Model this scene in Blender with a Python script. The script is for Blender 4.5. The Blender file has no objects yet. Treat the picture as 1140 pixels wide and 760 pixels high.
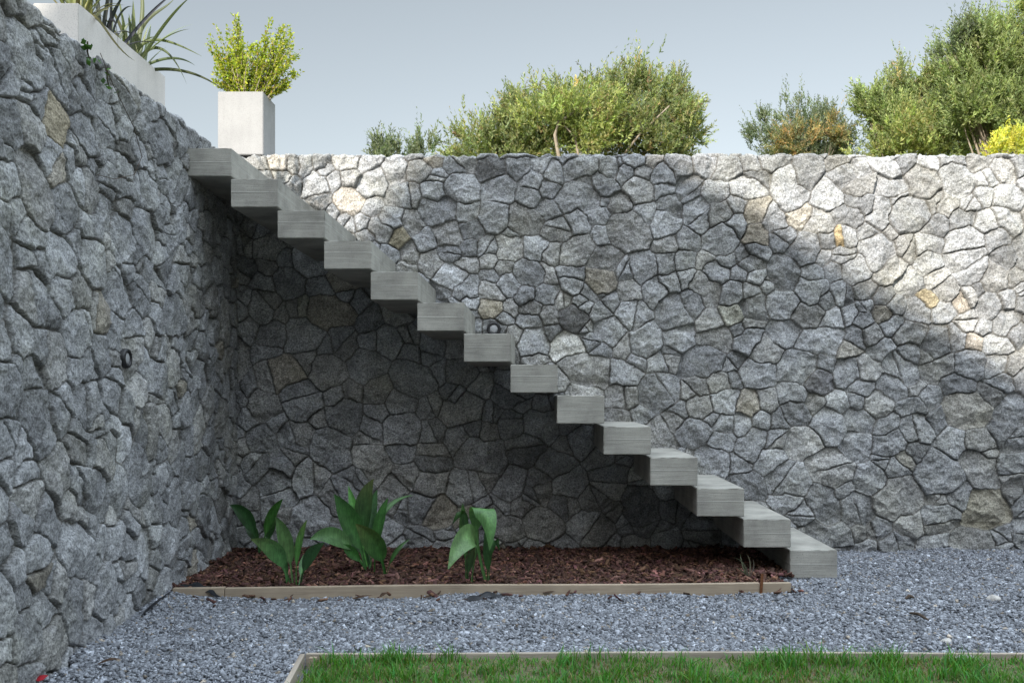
import bpy, bmesh, math, random
import numpy as np
from mathutils import Vector

rnd = random.Random(11)
rng = np.random.default_rng(7)
R = math.radians
scene = bpy.context.scene
COL = scene.collection

# ------------------------------------------------------------------ layout
F, VX, VY, CZ = 1048.0, 600.0, 438.0, 1.15     # focal length in photo pixels, vanishing point, eye height
YW = 6.9                                       # distance of the back wall
HW = 2.91                                      # height of the back wall
HL = 2.85                                      # height of the left wall


def P(px, py, Y):
    return Vector(((px - VX) * Y / F, Y, CZ + (VY - py) * Y / F))


# ------------------------------------------------------------------ object helpers
def tag(o, label=None, cat=None, group=None, kind=None):
    if label: o['label'] = label
    if cat: o['category'] = cat
    if group: o['group'] = group
    if kind: o['kind'] = kind
    return o


def empty(name, loc, label, cat, group=None):
    o = bpy.data.objects.new(name, None)
    o.empty_display_size = 0.1
    COL.objects.link(o)
    o.location = loc
    return tag(o, label, cat, group)


def np_mesh(name, verts, faces, mat=None, smooth=False, cols=None, parent=None, loc=None):
    """verts (N,3); faces: (M,k) array of equal-sized polygons; cols (N,3) linear colour attribute."""
    verts = np.asarray(verts, dtype=np.float32)
    faces = np.asarray(faces, dtype=np.int32)
    me = bpy.data.meshes.new(name)
    k = faces.shape[1]
    me.vertices.add(len(verts))
    me.vertices.foreach_set('co', verts.ravel())
    me.loops.add(faces.size)
    me.loops.foreach_set('vertex_index', faces.ravel())
    me.polygons.add(len(faces))
    me.polygons.foreach_set('loop_start', np.arange(0, faces.size, k, dtype=np.int32))
    me.polygons.foreach_set('loop_total', np.full(len(faces), k, dtype=np.int32))
    if smooth:
        me.polygons.foreach_set('use_smooth', np.ones(len(faces), dtype=bool))
    if cols is not None:
        a = me.attributes.new('tint', 'FLOAT_COLOR', 'POINT')
        c4 = np.ones((len(verts), 4), dtype=np.float32)
        c4[:, :3] = cols
        a.data.foreach_set('color', c4.ravel())
    me.update(calc_edges=True)
    me.validate()
    if mat: me.materials.append(mat)
    o = bpy.data.objects.new(name, me)
    COL.objects.link(o)
    if parent: o.parent = parent
    if loc is not None: o.location = loc
    return o


def bm_obj(name, bm, mat, parent=None, loc=None, smooth=False):
    me = bpy.data.meshes.new(name)
    bm.normal_update()
    bm.to_mesh(me)
    bm.free()
    if smooth:
        for p in me.polygons: p.use_smooth = True
    me.materials.append(mat)
    o = bpy.data.objects.new(name, me)
    COL.objects.link(o)
    if parent: o.parent = parent
    if loc is not None: o.location = loc
    return o


def add_box(bm, x0, x1, y0, y1, z0, z1, bevel=0.0, seg=2):
    t = bmesh.new()
    vs = [t.verts.new((x, y, z)) for x in (x0, x1) for y in (y0, y1) for z in (z0, z1)]
    for f in ((0, 1, 3, 2), (4, 6, 7, 5), (0, 4, 5, 1), (2, 3, 7, 6), (0, 2, 6, 4), (1, 5, 7, 3)):
        t.faces.new([vs[i] for i in f])
    if bevel:
        bmesh.ops.bevel(t, geom=t.edges[:], offset=bevel, segments=seg, affect='EDGES', profile=0.6)
    me = bpy.data.meshes.new('tmp')
    t.to_mesh(me); t.free()
    bm.from_mesh(me)
    bpy.data.meshes.remove(me)


def tube_arrays(pts, rads, sides=6):
    """Open tube along pts; returns verts, quads."""
    pts = [Vector(p) for p in pts]
    V, Q = [], []
    n = len(pts)
    for i, p in enumerate(pts):
        d = (pts[min(i + 1, n - 1)] - pts[max(i - 1, 0)]).normalized()
        a = d.cross(Vector((0.31, 0.17, 0.93)))
        if a.length < 1e-3: a = d.cross(Vector((1, 0, 0)))
        a.normalize(); b = d.cross(a)
        for s in range(sides):
            t = 2 * math.pi * s / sides
            V.append(tuple(p + (a * math.cos(t) + b * math.sin(t)) * rads[i]))
    for i in range(n - 1):
        for s in range(sides):
            s2 = (s + 1) % sides
            Q.append((i * sides + s, i * sides + s2, (i + 1) * sides + s2, (i + 1) * sides + s))
    return V, Q


class Acc:
    """Collects quads from several pieces into one mesh."""
    def __init__(self): self.v, self.f, self.c, self.n = [], [], [], 0

    def add(self, V, Q, c=None):
        V = np.asarray(V, dtype=np.float32)
        self.v.append(V); self.f.append(np.asarray(Q, dtype=np.int32) + self.n); self.n += len(V)
        if c is not None: self.c.append(np.broadcast_to(np.asarray(c, dtype=np.float32), V.shape))

    def build(self, name, mat, smooth=False, parent=None, loc=None):
        v = np.concatenate(self.v)
        if loc is not None: v = v - np.asarray(loc, dtype=np.float32)
        c = np.concatenate(self.c) if self.c else None
        return np_mesh(name, v, np.concatenate(self.f), mat, smooth, c, parent)


# ------------------------------------------------------------------ numpy noise
_tab = np.random.default_rng(3).random((256, 256)).astype(np.float32)


def vnoise(x, y, s=0):
    x = x + s * 17.31; y = y + s * 9.77
    xi = np.floor(x).astype(np.int64); yi = np.floor(y).astype(np.int64)
    fx = x - xi; fy = y - yi
    fx = fx * fx * fx * (fx * (fx * 6 - 15) + 10); fy = fy * fy * fy * (fy * (fy * 6 - 15) + 10)
    a = _tab[xi & 255, yi & 255]; b = _tab[(xi + 1) & 255, yi & 255]
    c = _tab[xi & 255, (yi + 1) & 255]; d = _tab[(xi + 1) & 255, (yi + 1) & 255]
    return ((a * (1 - fx) + b * fx) * (1 - fy) + (c * (1 - fx) + d * fx) * fy) * 2 - 1


def fbm(x, y, f, octs, s=0, gain=0.5):
    o = 0; a = 1.0
    for i in range(octs):
        # rotate every octave so that the lattice does not show
        ca, sa = math.cos(0.7 + i * 1.1), math.sin(0.7 + i * 1.1)
        o = o + a * vnoise((x * ca - y * sa) * f, (x * sa + y * ca) * f, s + i * 3)
        a *= gain; f *= 2.03
    return o


# ------------------------------------------------------------------ materials
def new_mat(name):
    m = bpy.data.materials.new(name)
    m.use_nodes = True
    nt = m.node_tree
    b = nt.nodes['Principled BSDF']
    b.inputs['Specular IOR Level'].default_value = 0.3
    return m, nt, b


def N(nt, t, **kw):
    n = nt.nodes.new(t)
    for k, v in kw.items():
        if k in n.inputs.keys(): n.inputs[k].default_value = v
        else: setattr(n, k, v)
    return n


def ramp(nt, stops):
    r = nt.nodes.new('ShaderNodeValToRGB')
    e = r.color_ramp.elements
    while len(e) < len(stops): e.new(0.5)
    for i, (p, c) in enumerate(stops):
        e[i].position = p
        e[i].color = (c, c, c, 1) if isinstance(c, (int, float)) else (*c, 1)
    return r


def mul(nt, a, b, fac=1.0):
    m = nt.nodes.new('ShaderNodeMix'); m.data_type = 'RGBA'; m.blend_type = 'MULTIPLY'
    m.inputs[0].default_value = fac
    nt.links.new(a, m.inputs[6]); nt.links.new(b, m.inputs[7])
    return m.outputs[2]


def mixc(nt, fac, a, b):
    m = nt.nodes.new('ShaderNodeMix'); m.data_type = 'RGBA'
    nt.links.new(fac, m.inputs[0])
    for sock, v in ((m.inputs[6], a), (m.inputs[7], b)):
        if isinstance(v, tuple): sock.default_value = (*v, 1)
        else: nt.links.new(v, sock)
    return m.outputs[2]


def bump(nt, b, h, strength, dist):
    n = nt.nodes.new('ShaderNodeBump')
    n.inputs['Strength'].default_value = strength
    n.inputs['Distance'].default_value = dist
    nt.links.new(h, n.inputs['Height'])
    nt.links.new(n.outputs[0], b.inputs['Normal'])


def mat_stone():
    m, nt, b = new_mat('granite_stone')
    L = nt.links
    at = N(nt, 'ShaderNodeAttribute', attribute_name='tint')
    tc = N(nt, 'ShaderNodeTexCoord')
    n1 = N(nt, 'ShaderNodeTexNoise', Scale=95.0, Detail=4.0, Roughness=0.7)
    n2 = N(nt, 'ShaderNodeTexNoise', Scale=14.0, Detail=6.0, Roughness=0.65)
    n3 = N(nt, 'ShaderNodeTexNoise', Scale=38.0, Detail=5.0, Roughness=0.75)
    for n in (n1, n2, n3): L.new(tc.outputs['Object'], n.inputs['Vector'])
    r1 = ramp(nt, [(0.34, 0.45), (0.5, 1.0), (0.66, 1.65)])
    r2 = ramp(nt, [(0.3, 0.72), (0.55, 1.0), (0.75, 1.3)])
    r3 = ramp(nt, [(0.58, 0.0), (0.7, 0.55)])
    L.new(n1.outputs[0], r1.inputs[0]); L.new(n2.outputs[0], r2.inputs[0]); L.new(n3.outputs[0], r3.inputs[0])
    c = mul(nt, at.outputs['Color'], r1.outputs[0])
    c = mul(nt, c, r2.outputs[0])
    # pale quartz and lichen flecks, in proportion to the stone's own tone
    sc = nt.nodes.new('ShaderNodeMix'); sc.data_type = 'RGBA'; sc.blend_type = 'MULTIPLY'
    sc.inputs[0].default_value = 1.0
    L.new(at.outputs['Color'], sc.inputs[6]); sc.inputs[7].default_value = (1.9, 1.9, 1.85, 1)
    c = mixc(nt, r3.outputs[0], c, sc.outputs[2])
    alg = N(nt, 'ShaderNodeTexNoise', Scale=2.3, Detail=6.0, Roughness=0.7)
    L.new(tc.outputs['Object'], alg.inputs['Vector'])
    ar = ramp(nt, [(0.45, 0.0), (0.68, 0.5)]); L.new(alg.outputs[0], ar.inputs[0])
    ac = nt.nodes.new('ShaderNodeMix'); ac.data_type = 'RGBA'; ac.blend_type = 'MULTIPLY'; ac.inputs[0].default_value = 1.0
    L.new(c, ac.inputs[6]); ac.inputs[7].default_value = (0.95, 0.93, 0.76, 1)
    c = mixc(nt, ar.outputs[0], c, ac.outputs[2])
    L.new(c, b.inputs['Base Color'])
    b.inputs['Roughness'].default_value = 0.92
    b.inputs['Specular IOR Level'].default_value = 0.2
    nb = N(nt, 'ShaderNodeTexNoise', Scale=70.0, Detail=7.0, Roughness=0.72)
    L.new(tc.outputs['Object'], nb.inputs['Vector'])
    bump(nt, b, nb.outputs[0], 0.8, 0.011)
    return m


def mat_tint(name, rough=0.85, spec=0.25, var=0.0, scale=40, bumpd=0.0):
    """Colour comes from the mesh's own tint attribute."""
    m, nt, b = new_mat(name)
    at = N(nt, 'ShaderNodeAttribute', attribute_name='tint')
    c = at.outputs['Color']
    if var or bumpd:
        tc = N(nt, 'ShaderNodeTexCoord')
        n = N(nt, 'ShaderNodeTexNoise', Scale=float(scale), Detail=4.0)
        nt.links.new(tc.outputs['Object'], n.inputs['Vector'])
        if var:
            r = ramp(nt, [(0.3, 1 - var), (0.7, 1 + var)])
            nt.links.new(n.outputs[0], r.inputs[0])
            c = mul(nt, c, r.outputs[0])
        if bumpd: bump(nt, b, n.outputs[0], 0.6, bumpd)
    nt.links.new(c, b.inputs['Base Color'])
    b.inputs['Roughness'].default_value = rough
    b.inputs['Specular IOR Level'].default_value = spec
    return m


def mat_leaf(name, rough=0.5, spec=0.35, trans=0.3, veins=0.0):
    m, nt, b = new_mat(name)
    L = nt.links
    at = N(nt, 'ShaderNodeAttribute', attribute_name='tint')
    c = at.outputs['Color']
    if veins:      # parallel veins and blotches of an older leaf
        tc = N(nt, 'ShaderNodeTexCoord')
        n1 = N(nt, 'ShaderNodeTexNoise', Scale=22.0, Detail=5.0, Roughness=0.7)
        mp = N(nt, 'ShaderNodeMapping'); mp.inputs['Scale'].default_value = (150, 150, 12)
        L.new(tc.outputs['Object'], n1.inputs['Vector']); L.new(tc.outputs['Object'], mp.inputs['Vector'])
        n2 = N(nt, 'ShaderNodeTexNoise', Scale=1.0, Detail=3.0); L.new(mp.outputs[0], n2.inputs['Vector'])
        r1 = ramp(nt, [(0.3, 0.62), (0.6, 1.1), (0.75, 1.35)]); L.new(n1.outputs[0], r1.inputs[0])
        r2 = ramp(nt, [(0.35, 0.8), (0.65, 1.2)]); L.new(n2.outputs[0], r2.inputs[0])
        c = mul(nt, mul(nt, c, r1.outputs[0]), r2.outputs[0])
        bump(nt, b, n2.outputs[0], 0.3, 0.002)
    L.new(c, b.inputs['Base Color'])
    b.inputs['Roughness'].default_value = rough
    b.inputs['Specular IOR Level'].default_value = spec
    tr = nt.nodes.new('ShaderNodeBsdfTranslucent')
    h = N(nt, 'ShaderNodeMix', data_type='RGBA', blend_type='MULTIPLY')
    h.inputs[0].default_value = 1.0
    L.new(c, h.inputs[6]); h.inputs[7].default_value = (1.25, 1.35, 0.6, 1)
    L.new(h.outputs[2], tr.inputs['Color'])
    mx = nt.nodes.new('ShaderNodeMixShader')
    mx.inputs[0].default_value = trans
    L.new(b.outputs[0], mx.inputs[1]); L.new(tr.outputs[0], mx.inputs[2])
    L.new(mx.outputs[0], nt.nodes['Material Output'].inputs['Surface'])
    return m


def mat_concrete(name, base, board=True):
    m, nt, b = new_mat(name)
    L = nt.links
    tc = N(nt, 'ShaderNodeTexCoord')
    oi = N(nt, 'ShaderNodeObjectInfo')
    off = N(nt, 'ShaderNodeVectorMath', operation='SCALE')
    off.inputs[0].default_value = (7.3, 3.1, 5.7)
    L.new(oi.outputs['Random'], off.inputs['Scale'])
    add = N(nt, 'ShaderNodeVectorMath', operation='ADD')
    L.new(tc.outputs['Object'], add.inputs[0]); L.new(off.outputs[0], add.inputs[1])
    mp = N(nt, 'ShaderNodeMapping')
    mp.inputs['Scale'].default_value = (1.6, 1.6, 26.0) if board else (2.0, 2.0, 2.0)
    L.new(add.outputs[0], mp.inputs['Vector'])
    grain = N(nt, 'ShaderNodeTexNoise', Scale=3.0, Detail=6.0, Roughness=0.65)
    L.new(mp.outputs[0], grain.inputs['Vector'])
    blot = N(nt, 'ShaderNodeTexNoise', Scale=5.0, Detail=5.0, Roughness=0.6)
    pores = N(nt, 'ShaderNodeTexNoise', Scale=170.0, Detail=2.0)
    for n in (blot, pores): L.new(add.outputs[0], n.inputs['Vector'])
    g = ramp(nt, [(0.25, 0.82), (0.5, 0.98), (0.75, 1.12)])
    bl = ramp(nt, [(0.3, 0.68), (0.5, 0.97), (0.7, 1.2)])
    po = ramp(nt, [(0.3, 0.8), (0.45, 1.0), (1.0, 1.05)])
    L.new(grain.outputs[0], g.inputs[0]); L.new(blot.outputs[0], bl.inputs[0]); L.new(pores.outputs[0], po.inputs[0])
    c0 = N(nt, 'ShaderNodeRGB'); c0.outputs[0].default_value = (*base, 1)
    c = mul(nt, c0.outputs[0], g.outputs[0], 1.0 if board else 0.25)
    c = mul(nt, c, bl.outputs[0], 1.0 if board else 0.28)
    c = mul(nt, c, po.outputs[0])
    if board:
        # a pale fin of cement where two shuttering boards met, about mid height
        sx = N(nt, 'ShaderNodeSeparateXYZ'); L.new(tc.outputs['Object'], sx.inputs[0])
        a = N(nt, 'ShaderNodeMath', operation='SUBTRACT'); L.new(sx.outputs['Z'], a.inputs[0])
        rz = N(nt, 'ShaderNodeMath', operation='MULTIPLY_ADD'); L.new(oi.outputs['Random'], rz.inputs[0])
        rz.inputs[1].default_value = 0.02; rz.inputs[2].default_value = 0.082
        L.new(rz.outputs[0], a.inputs[1])
        ab = N(nt, 'ShaderNodeMath', operation='ABSOLUTE'); L.new(a.outputs[0], ab.inputs[0])
        lr = ramp(nt, [(0.0, 1.0), (0.0035, 0.0)]); L.new(ab.outputs[0], lr.inputs[0])
        ln = ramp(nt, [(0.35, 0.1), (0.6, 0.75)]); L.new(blot.outputs[0], ln.inputs[0])
        f = N(nt, 'ShaderNodeMath', operation='MULTIPLY'); L.new(lr.outputs[0], f.inputs[0]); L.new(ln.outputs[0], f.inputs[1])
        c = mixc(nt, f.outputs[0], c, (0.5, 0.5, 0.46))
        hs = N(nt, 'ShaderNodeMath', operation='MULTIPLY_ADD'); L.new(f.outputs[0], hs.inputs[0])
        hs.inputs[1].default_value = 1.0; L.new(grain.outputs[0], hs.inputs[2])
        ah = N(nt, 'ShaderNodeTexVoronoi', Scale=46.0); L.new(add.outputs[0], ah.inputs['Vector'])
        ahr = ramp(nt, [(0.06, 1.0), (0.12, 0.0)]); L.new(ah.outputs['Distance'], ahr.inputs[0])
        ahm = ramp(nt, [(0.5, 0.0), (0.62, 1.0)]); L.new(blot.outputs[0], ahm.inputs[0])
        hole = N(nt, 'ShaderNodeMath', operation='MULTIPLY'); L.new(ahr.outputs[0], hole.inputs[0]); L.new(ahm.outputs[0], hole.inputs[1])
        c = mixc(nt, hole.outputs[0], c, (0.09, 0.09, 0.085))
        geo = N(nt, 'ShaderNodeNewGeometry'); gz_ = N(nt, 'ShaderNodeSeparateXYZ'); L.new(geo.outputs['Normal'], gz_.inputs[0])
        trd = ramp(nt, [(0.6, 1.0), (0.8, 1.14)]); L.new(gz_.outputs['Z'], trd.inputs[0])      # paler treads: sky light from above painted into the colour
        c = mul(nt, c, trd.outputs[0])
        hs2 = N(nt, 'ShaderNodeMath', operation='SUBTRACT'); L.new(hs.outputs[0], hs2.inputs[0]); L.new(hole.outputs[0], hs2.inputs[1])
        bump(nt, b, hs2.outputs[0], 0.5, 0.006)
    else:
        ms = N(nt, 'ShaderNodeMapping'); ms.inputs['Scale'].default_value = (16, 16, 1.2); L.new(add.outputs[0], ms.inputs['Vector'])
        sk = N(nt, 'ShaderNodeTexNoise', Scale=1.6, Detail=5.0, Roughness=0.6); L.new(ms.outputs[0], sk.inputs['Vector'])
        skr = ramp(nt, [(0.3, 0.95), (0.5, 1.0), (1.0, 1.03)]); L.new(sk.outputs[0], skr.inputs[0])
        c = mul(nt, c, skr.outputs[0])
        bump(nt, b, blot.outputs[0], 0.25, 0.004)
    L.new(c, b.inputs['Base Color'])
    b.inputs['Roughness'].default_value = 0.82
    b.inputs['Specular IOR Level'].default_value = 0.3
    return m


def mat_wood(name, base, dark, along=(0.9, 14, 22)):
    m, nt, b = new_mat(name)
    L = nt.links
    tc = N(nt, 'ShaderNodeTexCoord')
    mp = N(nt, 'ShaderNodeMapping'); mp.inputs['Scale'].default_value = along
    L.new(tc.outputs['Object'], mp.inputs['Vector'])
    g = N(nt, 'ShaderNodeTexNoise', Scale=3.5, Detail=7.0, Roughness=0.62, Distortion=0.6)
    L.new(mp.outputs[0], g.inputs['Vector'])
    r = ramp(nt, [(0.2, dark), (0.5, base), (0.85, tuple(min(1, x * 1.15) for x in base))])
    L.new(g.outputs[0], r.inputs[0])
    # knots
    mk = N(nt, 'ShaderNodeMapping'); mk.inputs['Scale'].default_value = (1.9, 7.0, 7.0)
    L.new(tc.outputs['Object'], mk.inputs['Vector'])
    vo = N(nt, 'ShaderNodeTexVoronoi', Scale=1.0); L.new(mk.outputs[0], vo.inputs['Vector'])
    k = ramp(nt, [(0.05, 1.0), (0.13, 0.0)]); L.new(vo.outputs['Distance'], k.inputs[0])
    c = mixc(nt, k.outputs[0], r.outputs[0], (0.13, 0.065, 0.035))
    st = N(nt, 'ShaderNodeTexNoise', Scale=6.0, Detail=5.0); L.new(tc.outputs['Object'], st.inputs['Vector'])
    sr = ramp(nt, [(0.3, 0.85), (0.7, 1.08)]); L.new(st.outputs[0], sr.inputs[0])
    c = mul(nt, c, sr.outputs[0])
    L.new(c, b.inputs['Base Color'])
    b.inputs['Roughness'].default_value = 0.85
    bump(nt, b, g.outputs[0], 0.4, 0.004)
    return m


def mat_noise(name, c0, c1, scale, rough=0.9, detail=6.0, bumpd=0.02, spec=0.2):
    m, nt, b = new_mat(name)
    tc = N(nt, 'ShaderNodeTexCoord')
    n = N(nt, 'ShaderNodeTexNoise', Scale=float(scale), Detail=detail, Roughness=0.65)
    nt.links.new(tc.outputs['Object'], n.inputs['Vector'])
    r = ramp(nt, [(0.3, c0), (0.7, c1)])
    nt.links.new(n.outputs[0], r.inputs[0])
    nt.links.new(r.outputs[0], b.inputs['Base Color'])
    b.inputs['Roughness'].default_value = rough
    b.inputs['Specular IOR Level'].default_value = spec
    if bumpd: bump(nt, b, n.outputs[0], 0.5, bumpd)
    return m


M_STONE = mat_stone()
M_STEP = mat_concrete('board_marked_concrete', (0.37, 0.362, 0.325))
M_PLANT = mat_concrete('smooth_white_concrete', (0.35, 0.35, 0.348), board=False)
M_PLANT2 = mat_concrete('smooth_beige_concrete', (0.74, 0.71, 0.67), board=False)
M_WOOD = mat_wood('weathered_pine', (0.40, 0.325, 0.24), (0.28, 0.21, 0.15))
M_WOOD2 = mat_wood('grey_timber', (0.42, 0.365, 0.30), (0.26, 0.21, 0.165))
M_GRAVEL = mat_tint('crushed_granite', 0.85, 0.25, 0.35, 120, 0.002)
M_CHIP = mat_tint('bark_chips', 0.8, 0.25, 0.35, 90, 0.002)
M_GRASS = mat_leaf('grass_blade', 0.5, 0.3, 0.3)
M_FOLIAGE = mat_leaf('small_leaf', 0.6, 0.25, 0.4)
M_BROAD = mat_leaf('broad_leaf', 0.38, 0.5, 0.22, 1.0)
M_STRAP = mat_leaf('strap_leaf', 0.45, 0.35, 0.15)
M_BARK = mat_noise('pale_bark', (0.2, 0.16, 0.12), (0.42, 0.36, 0.29), 9, bumpd=0.02)
M_SOIL = mat_noise('dark_soil', (0.035, 0.022, 0.016), (0.09, 0.055, 0.04), 22)
M_GBASE = mat_noise('gravel_bed', (0.1, 0.105, 0.115), (0.24, 0.25, 0.27), 70, bumpd=0.02)
M_TURF = mat_noise('turf_soil', (0.07, 0.085, 0.035), (0.2, 0.175, 0.11), 30)
M_EARTH = mat_noise('dry_meadow', (0.07, 0.085, 0.03), (0.16, 0.14, 0.07), 3)
M_BLACK = mat_noise('black_metal', (0.012, 0.012, 0.013), (0.022, 0.022, 0.024), 60, 0.45, bumpd=0, spec=0.5)
M_SHEET = mat_noise('black_plastic', (0.008, 0.01, 0.013), (0.02, 0.022, 0.026), 40, 0.5, bumpd=0.004, spec=0.4)
M_LENS = mat_noise('frosted_lens', (0.36, 0.37, 0.38), (0.44, 0.45, 0.46), 30, 0.3, bumpd=0, spec=0.5)
M_RUST = mat_noise('rusty_iron', (0.1, 0.04, 0.018), (0.25, 0.11, 0.05), 60, bumpd=0.003)
M_DRY = mat_noise('dry_leaf', (0.035, 0.022, 0.016), (0.11, 0.07, 0.045), 50, bumpd=0.003)
M_TWIG = mat_noise('dry_twig', (0.06, 0.045, 0.035), (0.13, 0.1, 0.075), 60, bumpd=0.002)
M_RED = mat_noise('red_petal', (0.22, 0.008, 0.015), (0.38, 0.02, 0.03), 40, 0.5, bumpd=0)
M_PALE = mat_noise('pale_quartz', (0.42, 0.4, 0.37), (0.62, 0.6, 0.56), 30)
M_RENDER = mat_noise('white_house_render', (0.27, 0.25, 0.22), (0.32, 0.30, 0.27), 2, bumpd=0)
M_TILE = mat_noise('clay_roof_tile', (0.24, 0.1, 0.06), (0.38, 0.17, 0.1), 12)
M_GLASS = mat_noise('dark_window_glass', (0.02, 0.025, 0.03), (0.03, 0.035, 0.04), 2, 0.1, bumpd=0, spec=0.5)

# ------------------------------------------------------------------ dry stone walls
# stones read off the picture of the back wall: three views of it, each (centre x, centre y, half size)
T1 = [(135,115,45),(215,110,42),(275,120,30),(325,130,38),(400,95,40),(495,95,45),(590,88,35),(695,140,65),(600,195,58),(795,145,48),
(855,100,33),(945,115,50),(860,170,38),(508,185,32),(440,190,38),(370,205,50),(280,200,25),(230,165,28),(405,137,35),(500,133,40),
(730,260,65),(848,232,45),(970,220,60),(390,268,40),(500,275,62),(432,310,28),(600,305,42),(680,335,42),(565,355,38),(640,390,45),
(760,345,38),(875,308,65),(978,312,28),(710,420,48),(820,430,50),(915,405,62),(1000,385,35),(500,365,35),(675,485,35),(760,495,38),
(845,525,50),(925,490,45),(985,535,42),(920,585,60),(890,638,28),(985,630,48),(570,415,25),(1000,680,25)]
T2 = [(35,90,50),(135,90,50),(228,80,40),(290,112,45),(395,98,60),(507,88,48),(548,75,18),(612,65,42),(695,65,35),(800,85,52),(895,85,48),
(990,98,52),(1095,70,45),(1115,130,35),(62,185,65),(185,220,42),(190,150,45),(268,190,45),(380,220,78),(495,170,45),(575,120,35),(645,118,33),
(625,185,62),(735,130,42),(730,195,40),(480,230,15),(840,180,58),(948,195,50),(1080,188,60),(1040,240,42),(545,255,55),(660,275,55),(755,250,42),
(867,300,65),(960,290,45),(1035,330,48),(1110,270,45),(1110,375,48),(35,310,60),(160,310,75),(100,350,30),(262,270,42),(290,355,60),(380,320,45),
(455,290,40),(605,365,90),(740,335,55),(730,300,15),(480,385,45),(740,405,42),(835,395,45),(970,400,75),(1110,440,38),(1055,460,25),
(100,430,60),(15,430,30),(15,480,25),(210,435,50),(280,450,42),(385,440,65),(490,460,55),(605,430,50),(735,490,42),(820,480,45),(900,465,38),
(985,470,40),(950,530,52),(1090,490,42),(645,510,60),(20,540,28),(75,510,28),(180,530,60),(245,525,35),(345,550,62),(475,550,65),(565,520,32),
(755,570,40),(820,555,30),(105,575,50),(900,590,62),(1040,535,30),(1110,545,35),(30,605,38),(255,620,48),(325,640,35),(165,625,38),(430,605,42),
(485,600,15),(595,605,50),(695,610,55),(1010,610,55),(1090,600,30),(850,635,52),(185,670,38),(105,670,32),(30,670,32),(400,655,38),(520,640,38),
(610,695,75),(775,690,70),(470,690,45),(80,710,25),(255,705,38),(360,710,55),(180,725,35),(920,720,55),(1010,700,45),(1095,670,45)]
T3 = [(335,35,35),(410,70,50),(485,40,30),(540,25,40),(620,10,35),(650,75,65),(755,65,45),(815,60,35),(940,70,75),(1085,90,50),(1060,40,30),
(475,90,20),(540,92,32),(590,145,55),(690,155,48),(830,115,48),(760,185,40),(855,165,40),(965,150,45),(1050,165,50),(1110,160,40),(620,205,40),
(540,215,45),(430,205,45),(345,150,55),(440,145,35),(510,150,35),(670,215,40),(825,240,28),(885,205,38),(945,235,36),(1030,260,48),(1095,235,30),
(780,280,50),(610,260,30),(715,260,28),(880,280,45),(955,310,32),(1010,330,28),(1085,320,40),(670,285,30),(555,280,32),(600,305,38),(505,305,40),
(475,245,28),(420,285,48),(335,250,50),(700,330,35),(640,350,42),(560,370,50),(765,355,42),(845,370,52),(920,365,35),(985,380,35),(1055,395,48),
(1125,350,35),(460,385,65),(340,345,60),(675,405,45),(755,420,42),(625,470,52),(735,475,52),(850,475,52),(960,455,60),(1050,455,42),(1110,450,35),
(285,410,42),(380,460,65),(475,460,28),(550,480,50),(255,490,62),(355,555,45),(455,515,52),(600,530,40),(700,530,52),(780,525,28),(920,530,58),
(1050,540,58),(170,505,22),(120,515,32),(285,580,40),(225,590,38),(145,580,48),(450,590,32),(515,585,38),(580,580,30),(665,595,58),(765,600,38),
(830,565,40),(955,600,80),(1100,605,55),(590,640,50),(390,620,42),(480,665,65),(690,655,42),(775,660,60),(860,630,45),(325,640,22),(270,650,32),
(205,660,35),(140,650,32),(60,595,40),(100,625,22),(980,660,42),(1065,670,40),(1120,700,40),(695,715,58),(895,715,55),(995,705,45),(320,710,35),
(410,710,55),(230,720,50),(590,720,55),(60,440,60),(125,370,60),(225,375,40)]
T4 = [(310,535,42),(420,565,65),(525,530,35),(605,560,38),(670,555,48),(750,535,35),(820,530,40),(900,525,42),(990,530,45),(1075,560,45),(1125,540,20),
(535,580,45),(280,590,48),(360,640,60),(800,610,60),(920,590,70),(1020,590,32),(695,625,50),(605,620,38),(490,655,55),(600,675,45),(730,665,30),
(1010,655,32),(1090,660,50),(840,675,35),(960,685,38),(660,720,50),(760,715,65),(890,690,40),(550,720,45),(460,740,50),(390,715,40),(945,735,45),
(1015,730,42),(1090,735,50),(855,745,35)]
READ = []
for T, x0, y0, s in ((T1, 250, 150, 3.677), (T2, 540, 160, 3.677), (T3, 760, 254, 3.0), (T4, 760, 0, 3.0)):
    for zx, zy, r in T:
        px, py, r = x0 + zx / s, y0 + zy / s, r / s
        if all((px - a) ** 2 + (py - b) ** 2 > (0.55 * (r + c)) ** 2 for a, b, c in READ): READ.append((px, py, r))
# stones of an unusual colour: picture position, colour
ODD = [((634, 388), (0.62, 0.62, 0.60)), ((941, 262), (0.46, 0.36, 0.22)), ((1035, 333), (0.40, 0.345, 0.24)), ((1075, 333), (0.42, 0.38, 0.33)),
       ((848, 262), (0.33, 0.3, 0.25)), ((443, 264), (0.27, 0.245, 0.18)), ((640, 357), (0.13, 0.13, 0.13)), ((545, 184), (0.15, 0.15, 0.15)),
       ((815, 352), (0.42, 0.42, 0.37)), ((947, 377), (0.35, 0.335, 0.3)), ((1088, 381), (0.42, 0.38, 0.33)), ((1027, 580), (0.42, 0.42, 0.41)),
       ((1108, 580), (0.36, 0.34, 0.28)), ((308, 180), (0.4, 0.375, 0.345)), ((728, 178), (0.4, 0.38, 0.35)), ((545, 341), (0.38, 0.35, 0.29)),
       ((385, 225), (0.4, 0.37, 0.33)), ((1075, 454), (0.37, 0.36, 0.33)), ((560, 630), (0.3, 0.285, 0.25)), ((320, 582), (0.3, 0.3, 0.29)),
       ((900, 425), (0.2, 0.2, 0.21))]


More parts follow.
